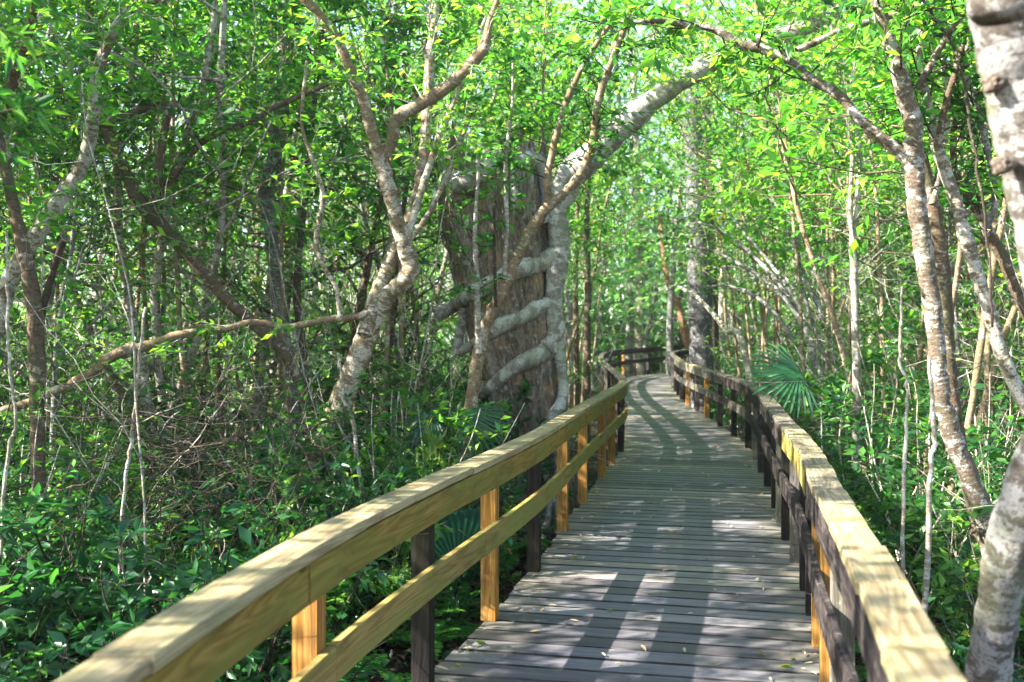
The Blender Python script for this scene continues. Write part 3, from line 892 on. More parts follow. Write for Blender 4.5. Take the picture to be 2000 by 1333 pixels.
# the pale leaning tree in focus, left of centre
traced('leaning_tree', 'pale mottled tree with zigzag forked limbs leaning behind the near left railing', [
    dict(d=(8.8, 8.4), p=[(520, 1090, 52), (560, 1010, 48), (605, 930, 46), (640, 850, 46), (672, 770, 46), (700, 700, 44), (722, 640, 40), (755, 580, 33), (800, 535, 33), (795, 495, 33), (778, 440, 31), (762, 380, 29), (743, 310, 31)]),
    dict(d=(8.4, 7.9), m=M['bark_tan'], p=[(745, 315, 26), (728, 262, 23), (708, 190, 21), (690, 150, 20), (660, 80, 19), (620, 25, 18), (570, -25, 17)]),
    dict(d=(8.4, 8.2), m=M['bark_tan'], p=[(745, 312, 24), (765, 280, 24), (776, 235, 26), (815, 207, 25), (865, 178, 24), (910, 138, 23), (946, 95, 22), (955, 50, 13), (972, 0, 10), (985, -40, 9)]),
    dict(d=(8.5, 9.2), p=[(712, 655, 30), (738, 570, 28), (772, 490, 25), (800, 430, 23), (822, 350, 24), (832, 260, 22), (838, 150, 20), (848, 40, 18), (852, -40, 17)]),
    dict(d=(8.5, 9.4), p=[(795, 470, 15), (812, 410, 14), (840, 320, 13), (865, 250, 12), (895, 180, 10), (925, 110, 8), (950, 30, 6)]),
    dict(d=(8.5, 7.8), m=M['bark_tan'], p=[(722, 612, 16), (690, 620, 14), (640, 624, 14), (560, 640, 14), (510, 630, 12), (470, 634, 12), (430, 645, 14), (350, 655, 17), (290, 676, 20), (230, 690, 22), (160, 738, 18), (80, 775, 16), (0, 805, 16), (-40, 820, 14)]),
    dict(d=(8.4, 8.6), p=[(665, 620, 9), (655, 560, 9), (632, 520, 9), (618, 470, 10), (630, 380, 9), (610, 310, 8), (590, 240, 7), (600, 120, 6)]),
    dict(d=(8.6, 9.2), p=[(790, 480, 12), (830, 430, 12), (870, 350, 11), (905, 260, 9), (930, 200, 7)]),
], M['bark_warm'], M['twig_pale'], M['leaf_canopy'], [(1, .3, 7, .6), (2, .55, 7, .6), (3, .5, 9, .7), (4, .3, 6, .6), (5, .2, 6, .5), (6, .3, 6, .45), (7, .4, 5, .5)], .085, 12)

# forked shrub-like tree standing before the cypress
traced('forked_tree', 'slender brown tree forking in a V in front of the strangled cypress stump', [
    dict(d=(9.2, 9.0), p=[(890, 1010, 30), (905, 900, 28), (918, 800, 27), (928, 735, 26), (937, 680, 26), (955, 620, 24), (985, 560, 24), (1010, 500, 23), (1040, 445, 23), (1070, 402, 22)]),
    dict(d=(9.0, 8.7), p=[(1072, 408, 15), (1070, 350, 14), (1085, 270, 14), (1110, 190, 13), (1150, 110, 11), (1195, 40, 8), (1210, -20, 7)]),
    dict(d=(9.0, 8.6), p=[(1070, 405, 19), (1110, 370, 19), (1140, 330, 18), (1158, 280, 17), (1168, 200, 15), (1195, 120, 13), (1222, 50, 11), (1240, -20, 9)]),
    dict(d=(9.0, 9.0), p=[(985, 545, 10), (990, 440, 9), (988, 350, 9), (990, 290, 8), (1000, 210, 6), (1002, 120, 5)], m=M['twig_pale']),
    dict(d=(9.0, 8.8), p=[(968, 600, 7), (965, 480, 7), (965, 400, 6)], m=M['twig_dark']),
    dict(d=(9.0, 8.7), p=[(935, 690, 14), (933, 600, 13), (930, 520, 12), (928, 440, 9), (935, 330, 6)], m=M['twig_pale']),
], M['bark_tan'], M['twig_dark'], M['leaf_canopy'], [(1, .15, 12, .55), (2, .2, 14, .6), (3, .3, 9, .4), (5, .2, 6, .4)], .08, 10)

traced('branching_tree', 'dark mossy trunk at the left edge with a sunlit pale stem curving up beside it', [
    dict(d=(6.6, 6.4), p=[(76, 960, 28), (72, 820, 27), (72, 700, 31), (65, 580, 30), (45, 480, 26), (25, 390, 22), (5, 300, 19), (-20, 200, 17), (-60, 100, 15)]),
    dict(d=(7.4, 7.0), m=M['bark_pale'], p=[(-10, 660, 30), (15, 560, 32), (45, 500, 34), (85, 440, 32), (130, 375, 30), (165, 315, 29), (183, 230, 26), (190, 150, 22), (215, 80, 21), (250, 25, 19), (310, 0, 14), (360, -30, 10)]),
    dict(d=(6.6, 6.4), m=M['twig_dark'], p=[(75, 640, 14), (95, 560, 14), (110, 510, 13), (125, 470, 12)]),
    dict(d=(7.0, 6.2), p=[(-40, 360, 18), (0, 240, 18), (30, 150, 18), (55, 80, 17), (75, 0, 16), (90, -40, 15)], m=M['bark_brown']),
], M['bark_brown'], M['twig_pale'], M['leaf_canopy'], [(0, .55, 10, .5), (1, .5, 12, .55), (3, .2, 10, .55)], .09, 10)

traced('crooked_tree', 'crooked brown trunk slanting down to the right through the left thicket', [
    dict(d=(9.8, 9.2), p=[(600, 800, 24), (560, 700, 24), (520, 655, 24), (470, 610, 24), (430, 570, 24), (390, 522, 26), (345, 470, 27), (300, 425, 28), (265, 380, 29), (230, 300, 26), (200, 230, 22), (183, 150, 18), (178, 60, 18), (175, -30, 16)]),
    dict(d=(9.3, 9.6), p=[(205, 245, 14), (240, 230, 15), (290, 210, 15), (340, 205, 12), (390, 215, 9)]),
    dict(d=(9.4, 9.9), p=[(225, 290, 18), (255, 250, 18), (300, 220, 17), (330, 205, 15)][::-1][:1] + [(300, 420, 16), (335, 350, 15), (400, 275, 14), (480, 240, 13), (550, 205, 11), (640, 165, 9)]),
], M['bark_brown'], M['twig_pale'], M['leaf_canopy'], [(0, .45, 16, .65), (1, .2, 7, .5), (2, .3, 8, .5)], .085, 9)

traced('slender_tree', 'upright mossy grey-brown trunk with a kink in the left thicket, left of the zigzag tree', [
    dict(d=(11.2, 11.0), p=[(578, 850, 26), (566, 740, 26), (548, 610, 26), (538, 520, 28), (526, 430, 28), (524, 365, 30), (538, 310, 30), (550, 230, 28), (552, 150, 26), (556, 60, 26), (565, -30, 26)]),
    dict(d=(11.0, 11.4), p=[(545, 290, 14), (520, 240, 12), (480, 180, 10), (440, 140, 8), (380, 100, 6)]),
], M['bark_grey'], M['twig_pale'], M['leaf_canopy'], [(0, .45, 16, .8), (1, .2, 6, .6)], .09, 9)

traced('slender_tree', 'thin pale pole-like tree slanting to the right at the top of the left thicket', [
    dict(d=(10.2, 9.8), p=[(318, 820, 18), (312, 740, 17), (306, 650, 19), (304, 570, 18), (312, 500, 15), (325, 420, 14), (345, 340, 14), (360, 280, 14), (390, 190, 14), (412, 90, 14), (428, -30, 13)]),
], M['bark_pale'], M['twig_pale'], M['leaf_canopy'], [(0, .4, 16, .7)], .085, 8)

# ---- strangled cypress
cyp = empty('cypress_stump', (0, 0, 0)); cd = 11.6
cb = P(1030, 655, cd); cyp.location = (cb[0], cb[1], GZ)
tag(cyp, 'broad broken-topped cypress trunk with furrowed grey bark, wrapped by pale fig roots', 'tree')
org = np.array([cb[0], cb[1], GZ])
rows = [(1060, 920, 1155), (960, 952, 1128), (900, 965, 1116), (840, 962, 1108), (760, 945, 1100), (680, 925, 1092), (600, 905, 1086), (520, 888, 1082), (440, 868, 1078), (380, 862, 1072), (330, 872, 1066), (300, 880, 1058)]
KA, KH = 440, 170
ph = np.linspace(0, 2 * math.pi, KA, endpoint=False)
rr = np.array(rows, float)
zs = np.linspace(rr[0, 0], rr[-1, 0], KH)
xl = np.interp(-zs, -rr[:, 0], rr[:, 1]); xr = np.interp(-zs, -rr[:, 0], rr[:, 2])
lob = sum(a * np.sin(k * ph + p) for a, k, p in ((.05, 5, .4), (.035, 8, 2.0), (.022, 13, .9), (.012, 31, 3.1)))
V = np.zeros((KH, KA, 3))
for i in range(KH):
    c = P((xl[i] + xr[i]) / 2, zs[i], cd); r = (xr[i] - xl[i]) / 2 * cd / F
    hh = zs[i] * .012
    w1 = 29 * ph + 1.3 * np.sin(hh * 2.1 + 3 * ph) + .9 * np.sin(hh * 5.3 + 7 * ph)
    w2 = 12 * ph + .8 * np.sin(hh * 1.4 + 2 * ph + 1)
    gate = .55 + .45 * np.sin(hh * 3.1 + 5 * ph + 2 * np.sin(9 * ph))
    wv = lob + .055 * (np.sqrt(np.abs(np.sin(w1))) - .8) * gate + .045 * (np.sqrt(np.abs(np.sin(w2))) - .8) + rng.normal(0, .005, KA)
    flare = 1 + .10 * max(0, (zs[i] - 880) / 180) * np.sin(5 * ph + .4)
    V[i, :, 0] = c[0] + r * np.cos(ph) * (1 + wv) * flare; V[i, :, 1] = c[1] + r * np.sin(ph) * (1 + wv) * flare; V[i, :, 2] = c[2]
# jagged broken rim
jag = sum(a * np.sin(k * ph + p) for a, k, p in ((.17, 2, 2.6), (.15, 5, .3), (.10, 11, 1.7), (.08, 23, .4), (.05, 47, 1.0))) - .10
for q, wgt in ((KH - 1, 1.0), *[(KH - q, 1 - (q - 1) / 14) for q in range(2, 15)]):
    V[q, :, 2] += jag * wgt
mb = MB()
i = np.arange(KH - 1)[:, None]; j = np.arange(KA)[None, :]; j2 = (j + 1) % KA
Fc = np.stack([i * KA + j, i * KA + j2, (i + 1) * KA + j2, (i + 1) * KA + j], -1).reshape(-1, 4)
hm = (zs[0] - zs) * cd / F
uu = np.stack([np.broadcast_to(j, (KH - 1, KA)), np.broadcast_to(j + 1, (KH - 1, KA)), np.broadcast_to(j + 1, (KH - 1, KA)), np.broadcast_to(j, (KH - 1, KA))], -1) / KA * 3.4
h0 = np.broadcast_to(hm[:-1, None], (KH - 1, KA)); h1 = np.broadcast_to(hm[1:, None], (KH - 1, KA))
mb.add(V.reshape(-1, 3) - org, Fc, np.stack([uu, np.stack([h0, h0, h1, h1], -1)], -1), smooth=True)
inner = V[-1].copy(); cen = inner.mean(0); inner = cen + (inner - cen) * .72; inner[:, 2] = cen[2] - .45
vv = np.vstack([V[-1], inner]) - org
mb.add(vv, np.array([[q, (q + 1) % KA, KA + (q + 1) % KA, KA + q] for q in range(KA)]))
mb.add(np.vstack([inner, inner.mean(0)]) - org, np.array([[q, (q + 1) % KA, KA] for q in range(KA)]))
mb.build('trunk', M['cypress'], cyp)
def on_cyp(px, py, lift=.0):
    """depth of the cypress front surface at a picture point"""
    xl_ = np.interp(-py, -rr[:, 0], rr[:, 1]); xr_ = np.interp(-py, -rr[:, 0], rr[:, 2])
    c = (xl_ + xr_) / 2; r = (xr_ - xl_) / 2
    u = np.clip((px - c) / r, -1.25, 1.25)
    return cd - (math.sqrt(max(0, 1 - u * u)) if abs(u) < 1 else -(abs(u) - 1) * 1.0) * r * cd / F - lift


fig = empty('strangler_fig', (0, 0, 0)); tag(fig, 'pale grey fig with roots coiled round the broken cypress and a thick overhanging limb', 'tree')
fb = P(1100, 900, 11.2); fig.location = (fb[0], fb[1], GZ); forg = np.array([fb[0], fb[1], GZ])


def fig_limb(name, pts, m='bark_grey', lift=-.005, k=14, deps=None):
    w = np.array([[q[0], q[1], q[2]] for q in pts], float)
    P3 = []
    for i, q in enumerate(pts):
        d = deps[i] if deps is not None and deps[i] is not None else on_cyp(q[0], q[1], lift)
        if name == 'root' and q[0] > 1066: d = min(d, 11.19)
        P3.append(P(q[0], q[1], d))
    P3 = np.array(P3); ra = w[:, 2] / 2 * P3[:, 1] / F * (.84 if name == 'root' else .9)
    if name == 'root': P3[1:-1] += rng.normal(0, .012, (len(P3) - 2, 3)); ra *= rng.uniform(.86, 1.1, len(ra))
    p2, r2 = smooth_poly(P3, ra, len(pts) * 8)
    r2 *= 1 + np.interp(np.arange(len(r2)), np.arange(0, len(r2) + 5, 5), rng.normal(0, .06, len(np.arange(0, len(r2) + 5, 5)))) + .04 * np.sin(np.arange(len(r2)) * .45)
    mb = MB(); tube(mb, p2 - forg, r2, k, rough=.05)
    return mb.build(name, M[m], fig), p2


M['fig_bark'] = bark('fig_bark', (.11, .095, .08), (.26, .235, .20), (.47, .45, .41), .6, (.22, .24, .14), .45, 10, .015)
_, stemp = fig_limb('trunk', [(1000, 960, 34), (1040, 880, 34), (1085, 812, 30), (1100, 770, 24), (1097, 720, 24), (1088, 660, 32), (1081, 600, 38), (1086, 540, 44), (1094, 480, 52), (1090, 430, 46), (1097, 390, 54), (1112, 345, 66), (1150, 310, 64), (1200, 262, 58), (1252, 215, 54), (1300, 180, 49), (1345, 150, 44), (1400, 118, 38), (1470, 85, 40), (1560, 60, 34), (1640, 20, 30)], 'fig_bark', .03, 18,
                [11.2, 11.15, 11.15, 11.2, 11.2, 11.2, 11.2, 11.2, 11.2, 11.2, 11.15, 11.1, 11.0, 10.9, 10.8, 10.7, 10.6, 10.5, 10.4, 10.3, 10.2])
fig_limb('limb', [(1100, 400, 44), (1095, 370, 42), (1110, 350, 46), (1165, 300, 44), (1210, 275, 30)], 'fig_bark', .0, 14, [11.2, 11.3, 11.35, 11.3, 11.1])
fig_limb('root', [(1096, 488, 34), (1078, 507, 47), (1050, 517, 46), (1010, 530, 42), (965, 550, 40), (925, 572, 40), (885, 598, 38), (850, 615, 34)], 'fig_bark')
fig_limb('root', [(1090, 570, 28), (1074, 595, 38), (1052, 605, 38), (1020, 618, 36), (980, 636, 34), (955, 650, 30), (925, 670, 26), (900, 690, 24)], 'fig_bark')
fig_limb('root', [(1090, 625, 30), (1082, 662, 44), (1066, 684, 48), (1040, 700, 42), (1000, 726, 36), (960, 755, 30), (930, 778, 26)], 'fig_bark')
fig_limb('root', [(1072, 440, 30), (1066, 380, 34), (1058, 335, 36), (1038, 308, 32), (1014, 318, 26), (1004, 352, 22), (1006, 410, 18)], 'fig_bark', .04)
fig_limb('root', [(990, 300, 22), (966, 312, 34), (938, 338, 54), (912, 360, 56), (888, 352, 40), (868, 330, 24), (858, 300, 14)], 'fig_bark', .06)
fig_limb('root', [(890, 690, 24), (900, 640, 22), (905, 600, 20)], 'fig_bark', .03)
fig_limb('root', [(1085, 860, 16), (1092, 920, 16), (1075, 990, 16), (1060, 1060, 18)], 'fig_bark', .06)
fig_limb('root', [(1040, 870, 18), (1062, 930, 16), (1080, 980, 14), (1095, 1050, 16)], 'fig_bark', .1)
tw = MB(); LSet = []
for t in np.linspace(.62, .98, 26):
    i = int(t * (len(stemp) - 2)); dd = unit(rand_dir() * np.array([1, 1, .8]) + np.array([.2, 0, .2]))
    sprig(tw, LSet, stemp[i] - forg, dd, rng.uniform(.5, 1.1), .007, 10, .10, sub=3, k=4)
put('crown', leaf_mesh('crown', LSet, M['leaf_canopy'], .42, False, tw, M['twig_pale']), fig)

# ---- right side
traced('white_barked_tree', 'thick white-barked tree with dark knots, bowing out at the right edge beside the railing', [
    dict(d=(3.3, 2.5), p=[(1930, 1420, 94), (1932, 1333, 88), (1940, 1260, 84), (1955, 1165, 82), (1972, 1080, 84), (1996, 1000, 90), (2036, 900, 104), (2085, 800, 118), (2092, 700, 120), (2080, 600, 124), (2062, 500, 128), (2040, 380, 134), (2018, 260, 140), (1996, 140, 146), (1976, 30, 152), (1966, -60, 156)]),
], M['bark_white'], M['twig_pale'], M['leaf_canopy'], None, .09, 20, wig=.003, rough=.025)
# its knots: bosses on the stem
wt = bpy.data.objects['white_barked_tree']; worg = np.array(wt.location)
mm, nt, _, _ = mat('knot_bark'); tcn = N(nt, 'ShaderNodeTexCoord'); kr = ramp(nt, [(.3, (.03, .02, .015)), (.7, (.22, .17, .13))]); nt.links.new(noise(nt, tcn.outputs['Object'], 60, 4), kr.inputs[0]); finish(nt, kr.outputs[0], .9, noise(nt, tcn.outputs['Object'], 60, 4), .8, .01)
for (px, py, dd_) in ((1943, 162, 2.565), (1962, 322, 2.62)):
    mb = MB(); c = P(px, py, dd_)
    for rad_, lift in ((.030, 0), (.017, .008)):
        a = np.linspace(0, 2 * math.pi, 16, endpoint=False)
        V_ = []
        for fz, fr in ((0.02, 1.0), (-.005, .95), (-.014, .7), (-.010, .4), (-.004, 0.05)):
            for q in a:
                jr = 1 + .16 * math.sin(3 * q + 1) + .1 * math.sin(5 * q)
                V_.append(c - worg + np.array([rad_ * fr * jr * math.cos(q), fz - lift, rad_ * .8 * fr * jr * math.sin(q)]))
        Fc = [[r * 16 + q, r * 16 + (q + 1) % 16, (r + 1) * 16 + (q + 1) % 16, (r + 1) * 16 + q] for r in range(4) for q in range(16)]
        mb.add(V_, np.array(Fc), smooth=True)
    mb.build('knot', mm, wt)

traced('mottled_tree', 'tall scaly mottled trunk on the right with a limb arching over the walk', [
    dict(d=(6.0, 5.7), p=[(1975, 1250, 38), (1940, 1080, 38), (1905, 960, 37), (1860, 850, 36), (1835, 760, 34), (1828, 660, 34), (1815, 560, 34), (1800, 470, 36), (1790, 400, 38), (1785, 330, 38), (1782, 250, 36), (1765, 180, 32), (1745, 110, 30), (1722, 40, 28), (1705, -30, 26)]),
    dict(d=(5.8, 6.0), p=[(1785, 325, 24), (1740, 285, 23), (1690, 245, 22), (1640, 190, 20), (1590, 160, 20), (1540, 122, 21), (1490, 98, 19), (1450, 90, 18), (1400, 62, 15), (1340, 50, 13), (1280, 42, 11), (1230, 45, 8), (1190, 40, 5)]),
    dict(d=(5.8, 5.5), p=[(1790, 175, 14), (1815, 130, 13), (1850, 70, 12), (1885, 20, 11), (1900, -20, 10)]),
    dict(d=(5.9, 6.0), p=[(1555, 100, 12), (1600, 80, 13), (1660, 55, 13), (1710, 40, 13), (1752, 30, 11)], m=M['bark_pale']),
], M['bark_mottled'], M['twig_dark'], M['leaf_canopy'], [(0, .8, 8, .5), (1, .3, 16, .5), (2, .4, 6, .5)], .08, 12)

traced('shaggy_tree', 'shaggy dark brown trunk standing behind the scaly mottled one on the right', [
    dict(d=(6.7, 6.6), p=[(1910, 1040, 26), (1880, 900, 27), (1862, 800, 30), (1850, 700, 31), (1845, 600, 31), (1838, 500, 29), (1815, 380, 28), (1790, 280, 26), (1770, 200, 24), (1750, 120, 20), (1745, -30, 16)]),
    dict(d=(6.6, 6.8), p=[(1820, 400, 14), (1840, 300, 13), (1850, 200, 12), (1840, 100, 10), (1850, 0, 9)], m=M['bark_pale']),
], M['bark_brown'], M['twig_dark'], M['leaf_canopy'], [(0, .65, 12, .6), (1, .3, 8, .5)], .08, 10)

traced('curved_tree', 'pale banded trunk curving from the right edge up to the left between two darker trunks', [
    dict(d=(6.3, 6.1), p=[(2110, 1000, 26), (2030, 850, 25), (1990, 765, 27), (1955, 690, 27), (1930, 600, 27), (1905, 530, 27), (1885, 460, 27), (1868, 400, 26), (1845, 335, 24), (1825, 270, 21), (1812, 210, 18), (1795, 120, 15), (1800, 30, 12), (1810, -40, 10)]),
    dict(d=(6.1, 5.8), p=[(1830, 290, 14), (1845, 210, 13), (1870, 120, 12), (1895, 20, 10), (1900, -30, 9)], m=M['bark_brown']),
], M['bark_pale'], M['twig_dark'], M['leaf_canopy'], [(0, .7, 12, .6), (1, .3, 8, .5)], .08, 10)

traced('elbow_tree', 'brown tree with an elbow fork low on the right, behind the white-barked tree', [
    dict(d=(6.9, 6.8), p=[(2060, 760, 24), (2010, 620, 24), (1970, 530, 23), (1940, 470, 22), (1910, 415, 18), (1875, 360, 14), (1860, 280, 12), (1880, 180, 10)]),
    dict(d=(6.8, 6.6), p=[(1925, 445, 14), (1942, 395, 14), (1935, 320, 13), (1910, 230, 13), (1880, 140, 13), (1850, 70, 12), (1800, 0, 12), (1780, -40, 10)], m=M['bark_grey']),
], M['bark_brown'], M['twig_dark'], M['leaf_mid'], [(0, .6, 8, .5), (1, .4, 10, .6)], .085, 9)

traced('twin_stem_tree', 'pale thin twin-stemmed tree rising behind the right railing', [
    dict(d=(10, 10), p=[(1672, 700, 16), (1668, 560, 15), (1665, 470, 14), (1672, 420, 12), (1678, 330, 11), (1672, 250, 9), (1640, 150, 7), (1620, 40, 5)]),
    dict(d=(10, 9.8), p=[(1667, 480, 10), (1660, 400, 9), (1664, 300, 8), (1655, 220, 7), (1668, 120, 6)]),
], M['twig_pale'], M['twig_pale'], M['leaf_canopy'], [(0, .35, 14, .7), (1, .3, 8, .6)], .085, 8)

traced('arching_shrub', 'spray of long grey stems arching left over the walk from behind the right railing', [
    dict(d=(15, 17), p=[(1612, 770, 12), (1590, 690, 11), (1560, 620, 10), (1510, 560, 8), (1450, 520, 7), (1390, 490, 5), (1340, 480, 4)]),
    dict(d=(15, 18), n='stem', p=[(1600, 760, 11), (1575, 650, 10), (1525, 560, 9), (1450, 480, 7), (1380, 440, 5), (1310, 425, 4)]),
    dict(d=(15, 16), n='stem', p=[(1640, 740, 11), (1612, 630, 10), (1580, 560, 8), (1555, 490, 7), (1530, 430, 5), (1500, 370, 4)]),
    dict(d=(15, 17), n='stem', p=[(1590, 750, 9), (1540, 650, 9), (1490, 590, 8), (1430, 560, 6), (1380, 560, 4)]),
    dict(d=(15, 16), n='stem', p=[(1630, 750, 10), (1590, 640, 9), (1560, 530, 7), (1560, 450, 6), (1575, 370, 4)]),
    dict(d=(15, 18), n='stem', p=[(1615, 760, 10), (1560, 600, 9), (1500, 510, 7), (1440, 440, 5), (1400, 370, 4)]),
], M['bark_grey'], M['twig_pale'], M['leaf_mid'], [(0, .3, 3, .55), (1, .3, 3, .6), (2, .35, 4, .6), (3, .3, 3, .5), (4, .35, 4, .6), (5, .3, 4, .6)], .075, 8, trunk_name='stem', cat='shrub', crownn='foliage')

# ---- far trees by the bend
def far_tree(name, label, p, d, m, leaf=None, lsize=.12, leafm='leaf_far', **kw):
    return traced(name, label, [dict(d=d, p=p)], M[m], M['twig_pale'], M[leafm], leaf, lsize, 12, **kw)


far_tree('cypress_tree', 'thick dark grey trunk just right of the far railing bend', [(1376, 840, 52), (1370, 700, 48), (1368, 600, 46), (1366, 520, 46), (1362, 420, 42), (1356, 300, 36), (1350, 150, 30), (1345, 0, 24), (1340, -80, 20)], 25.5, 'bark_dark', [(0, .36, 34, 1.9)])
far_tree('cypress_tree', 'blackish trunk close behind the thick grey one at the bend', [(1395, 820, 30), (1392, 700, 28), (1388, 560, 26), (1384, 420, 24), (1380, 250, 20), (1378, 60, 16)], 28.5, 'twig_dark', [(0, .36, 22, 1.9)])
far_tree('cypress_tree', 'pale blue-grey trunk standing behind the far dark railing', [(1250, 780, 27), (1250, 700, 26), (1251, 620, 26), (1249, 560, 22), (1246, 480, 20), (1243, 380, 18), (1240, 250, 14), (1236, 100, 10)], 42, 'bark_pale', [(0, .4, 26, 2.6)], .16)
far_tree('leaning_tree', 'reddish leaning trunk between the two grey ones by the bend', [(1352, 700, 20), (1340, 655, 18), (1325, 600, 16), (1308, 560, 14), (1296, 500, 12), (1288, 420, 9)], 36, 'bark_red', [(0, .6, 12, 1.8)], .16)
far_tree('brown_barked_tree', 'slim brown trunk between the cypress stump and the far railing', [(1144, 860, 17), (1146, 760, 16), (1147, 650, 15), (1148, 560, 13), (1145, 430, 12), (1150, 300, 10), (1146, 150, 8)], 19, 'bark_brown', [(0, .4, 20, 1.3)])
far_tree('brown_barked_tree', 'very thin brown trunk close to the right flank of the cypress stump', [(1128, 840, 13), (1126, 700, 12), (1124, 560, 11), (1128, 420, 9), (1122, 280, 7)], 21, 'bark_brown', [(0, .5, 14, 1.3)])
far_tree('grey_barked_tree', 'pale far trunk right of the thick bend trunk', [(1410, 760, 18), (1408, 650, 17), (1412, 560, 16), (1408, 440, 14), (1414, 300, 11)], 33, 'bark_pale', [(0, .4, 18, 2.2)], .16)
traced('fallen_branch', 'bare whitish dead branch leaning across the thick grey trunk behind the right railing', [
    dict(d=(19.5, 22), p=[(1450, 670, 13), (1420, 645, 12), (1392, 612, 10), (1360, 580, 8), (1325, 560, 6)])], M['twig_pale'], M['twig_pale'], M['leaf_mid'], None, base_ext=True, trunk_name='trunk', cat='branch')
traced('propped_board', 'short split pale plank propped against the railing just before the far left bend', [
    dict(d=(15.6, 15.5), p=[(1180, 752, 8), (1165, 728, 8), (1150, 706, 8)])], M['wood_oldcap'], M['twig_pale'], M['leaf_mid'], None, base_ext=False, trunk_name='plank', cat='plank', k=4, wig=.0)

# ------------------------------------------------------------------ the thicket
def infr(x, y, z=0):
    return abs(x) < .53 * y


def keepout_tree(x, y):
    if path_dist(x, y) < 1.75: return True
    px = 1000 + x / y * F if y > .5 else -9999
    if y < 13.2 and 830 < px < 1210 and y > 1: return True        # clear view of the stump
    if y < 10.6 and 380 < px < 1300 and y > 1: return True
    if y < 7.8 and 0 < px < 400 and y > 1: return True
    return False


pts = []


def scatter(n, xr, yr, mind, cond, tries=60):
    out = []
    for _ in range(n * tries):
        if len(out) >= n: break
        x, y = rng.uniform(*xr), rng.uniform(*yr)
        if cond(x, y): continue
        md = mind * (0.8 + .02 * y)
        if any((x - a) ** 2 + (y - b) ** 2 < md * md for a, b in out): continue
        out.append((x, y))
    return out


LEFT_LAB = {'tall': 'tall thin tan tree with high leafy crown in the thicket left of the boardwalk', 'pale': 'pale slim leafy tree in the thicket left of the boardwalk', 'brown': 'brown slim leafy tree in the thicket left of the boardwalk', 'bushy': 'low bushy tree in the thicket left of the boardwalk'}
RIGHT_LAB = {k: v.replace('left of', 'right of') for k, v in LEFT_LAB.items()}


def place_tree(x, y, kind=None, sc=None):
    pxx = 1000 + x / max(y, .5) * F
    if 1150 < pxx < 1430 and y < 41: return
    if 0 < y < 34 and path_dist(x, y) < 3.3: kind = 'tall'; sc = rng.uniform(1.0, 1.3)
    kind = kind or rng.choice(['pale', 'brown', 'bushy'], p=[.38, .4, .22])
    if y < 40 and 1060 < 1000 + x / max(y, .5) * F < 1460: kind = 'tall'; sc = rng.uniform(1.1, 1.5)
    w, c = trees[kind][rng.integers(len(trees[kind]))]
    sd = side_of(x, y)
    lab = (LEFT_LAB if sd < 0 else RIGHT_LAB)[kind]
    nm = {'pale': 'pale_tree', 'brown': 'brown_tree', 'bushy': 'bushy_tree', 'tall': 'tall_tree'}[kind]
    sc = sc or rng.uniform(.85, 1.25) * (1 + max(0, y - 14) * .022)
    instance(nm, [('trunk', w), ('crown', c)], (x, y, GZ), rng.uniform(0, 6.28), sc, lab, 'tree', lab.replace(' tree in', ' trees in'), .06)


def cond_left(x, y):
    return side_of(x, y) > 0 or keepout_tree(x, y) or x < -.60 * y - 1.5


def cond_right(x, y):
    return side_of(x, y) < 0 or keepout_tree(x, y) or x > .60 * y + 1.5


lt = scatter(29, (-9, 2), (8, 14), .8, cond_left) + scatter(50, (-20, 4), (13, 36), 1.25, cond_left)
rt = scatter(26, (2, 11), (6.8, 15), .8, cond_right) + scatter(70, (3, 24), (14, 38), 1.15, cond_right)
for x, y in lt + rt: place_tree(x, y)


def cond_tall(x, y):
    px = 1000 + x / y * F
    return path_dist(x, y) < 1.7 or abs(x) > .6 * y + 1 or (px < 1250 and y < 9.8) or 800 < px < 1250 or (x > 0 and y < 13.0)


for x, y in scatter(28, (-6.5, 6), (5.5, 11), 1.0, cond_tall): place_tree(x, y, 'tall', rng.uniform(.9, 1.1))
for x, y in scatter(36, (-4, 26), (43, 60), 1.6, lambda x, y: path_dist(x, y) < 2): place_tree(x, y, None, rng.uniform(1.6, 2.3))
for x, y in scatter(26, (-1, 9), (17, 40), .9, lambda x, y: path_dist(x, y) < 1.6 or path_dist(x, y) > 3.2): place_tree(x, y, None, rng.uniform(.9, 1.4))
# a few trees outside the frame on the sunny side, they dapple the deck
for x, y in ((-4.6, 2.6), (-6.4, 5.2), (-7.5, 1.2), (-5.4, -2.0), (-8.5, 7.0), (-3.4, -3.5)):
    place_tree(x, y, 'pale', 1.0)
for x, y in ((-4.9, 4.4), (-5.7, 3.3), (-6.3, 6.4), (-4.2, 3.2), (-5.0, .6), (-3.9, 4.7), (-5.4, 5.6), (-4.5, 6.3)):
    place_tree(x, y, 'tall', 1.0)
for x, y in ((-5.6, 8.3), (-6.7, 9.5), (-7.5, 8.1), (-6.8, 7.2), (-3.6, 12.2), (-5.2, 13.6), (-3.4, 15.4), (-4.6, 17.0), (-2.8, 18.6), (-5.0, 20.2), (-3.2, 22.0), (-2.4, 25.5), (-4.4, 24.0)):
    place_tree(x, y, 'tall', 1.1)


def keep_shrub(x, y):
    if path_dist(x, y) < (1.95 if y < 14 else 1.9): return True
    px = 1000 + x / max(y, .3) * F
    if y < 11 and 930 < px < 1200: return True
    if 1140 < px < 1350 and y < 34: return True
    if 1040 < px < 1420 and 9.5 < y < 30: return True
    if 1490 < px < 1640 and 6.5 < y < 11.5: return True
    return False


S_NAME = {'bright': 'leafy_shrub', 'dark': 'dark_shrub', 'broad': 'broadleaf_shrub'}
S_LAB = {'bright': 'bright green thin-stemmed shrub in the undergrowth', 'dark': 'dark green shrub in the shaded undergrowth', 'broad': 'low shrub with large dark glossy leaves in the undergrowth'}


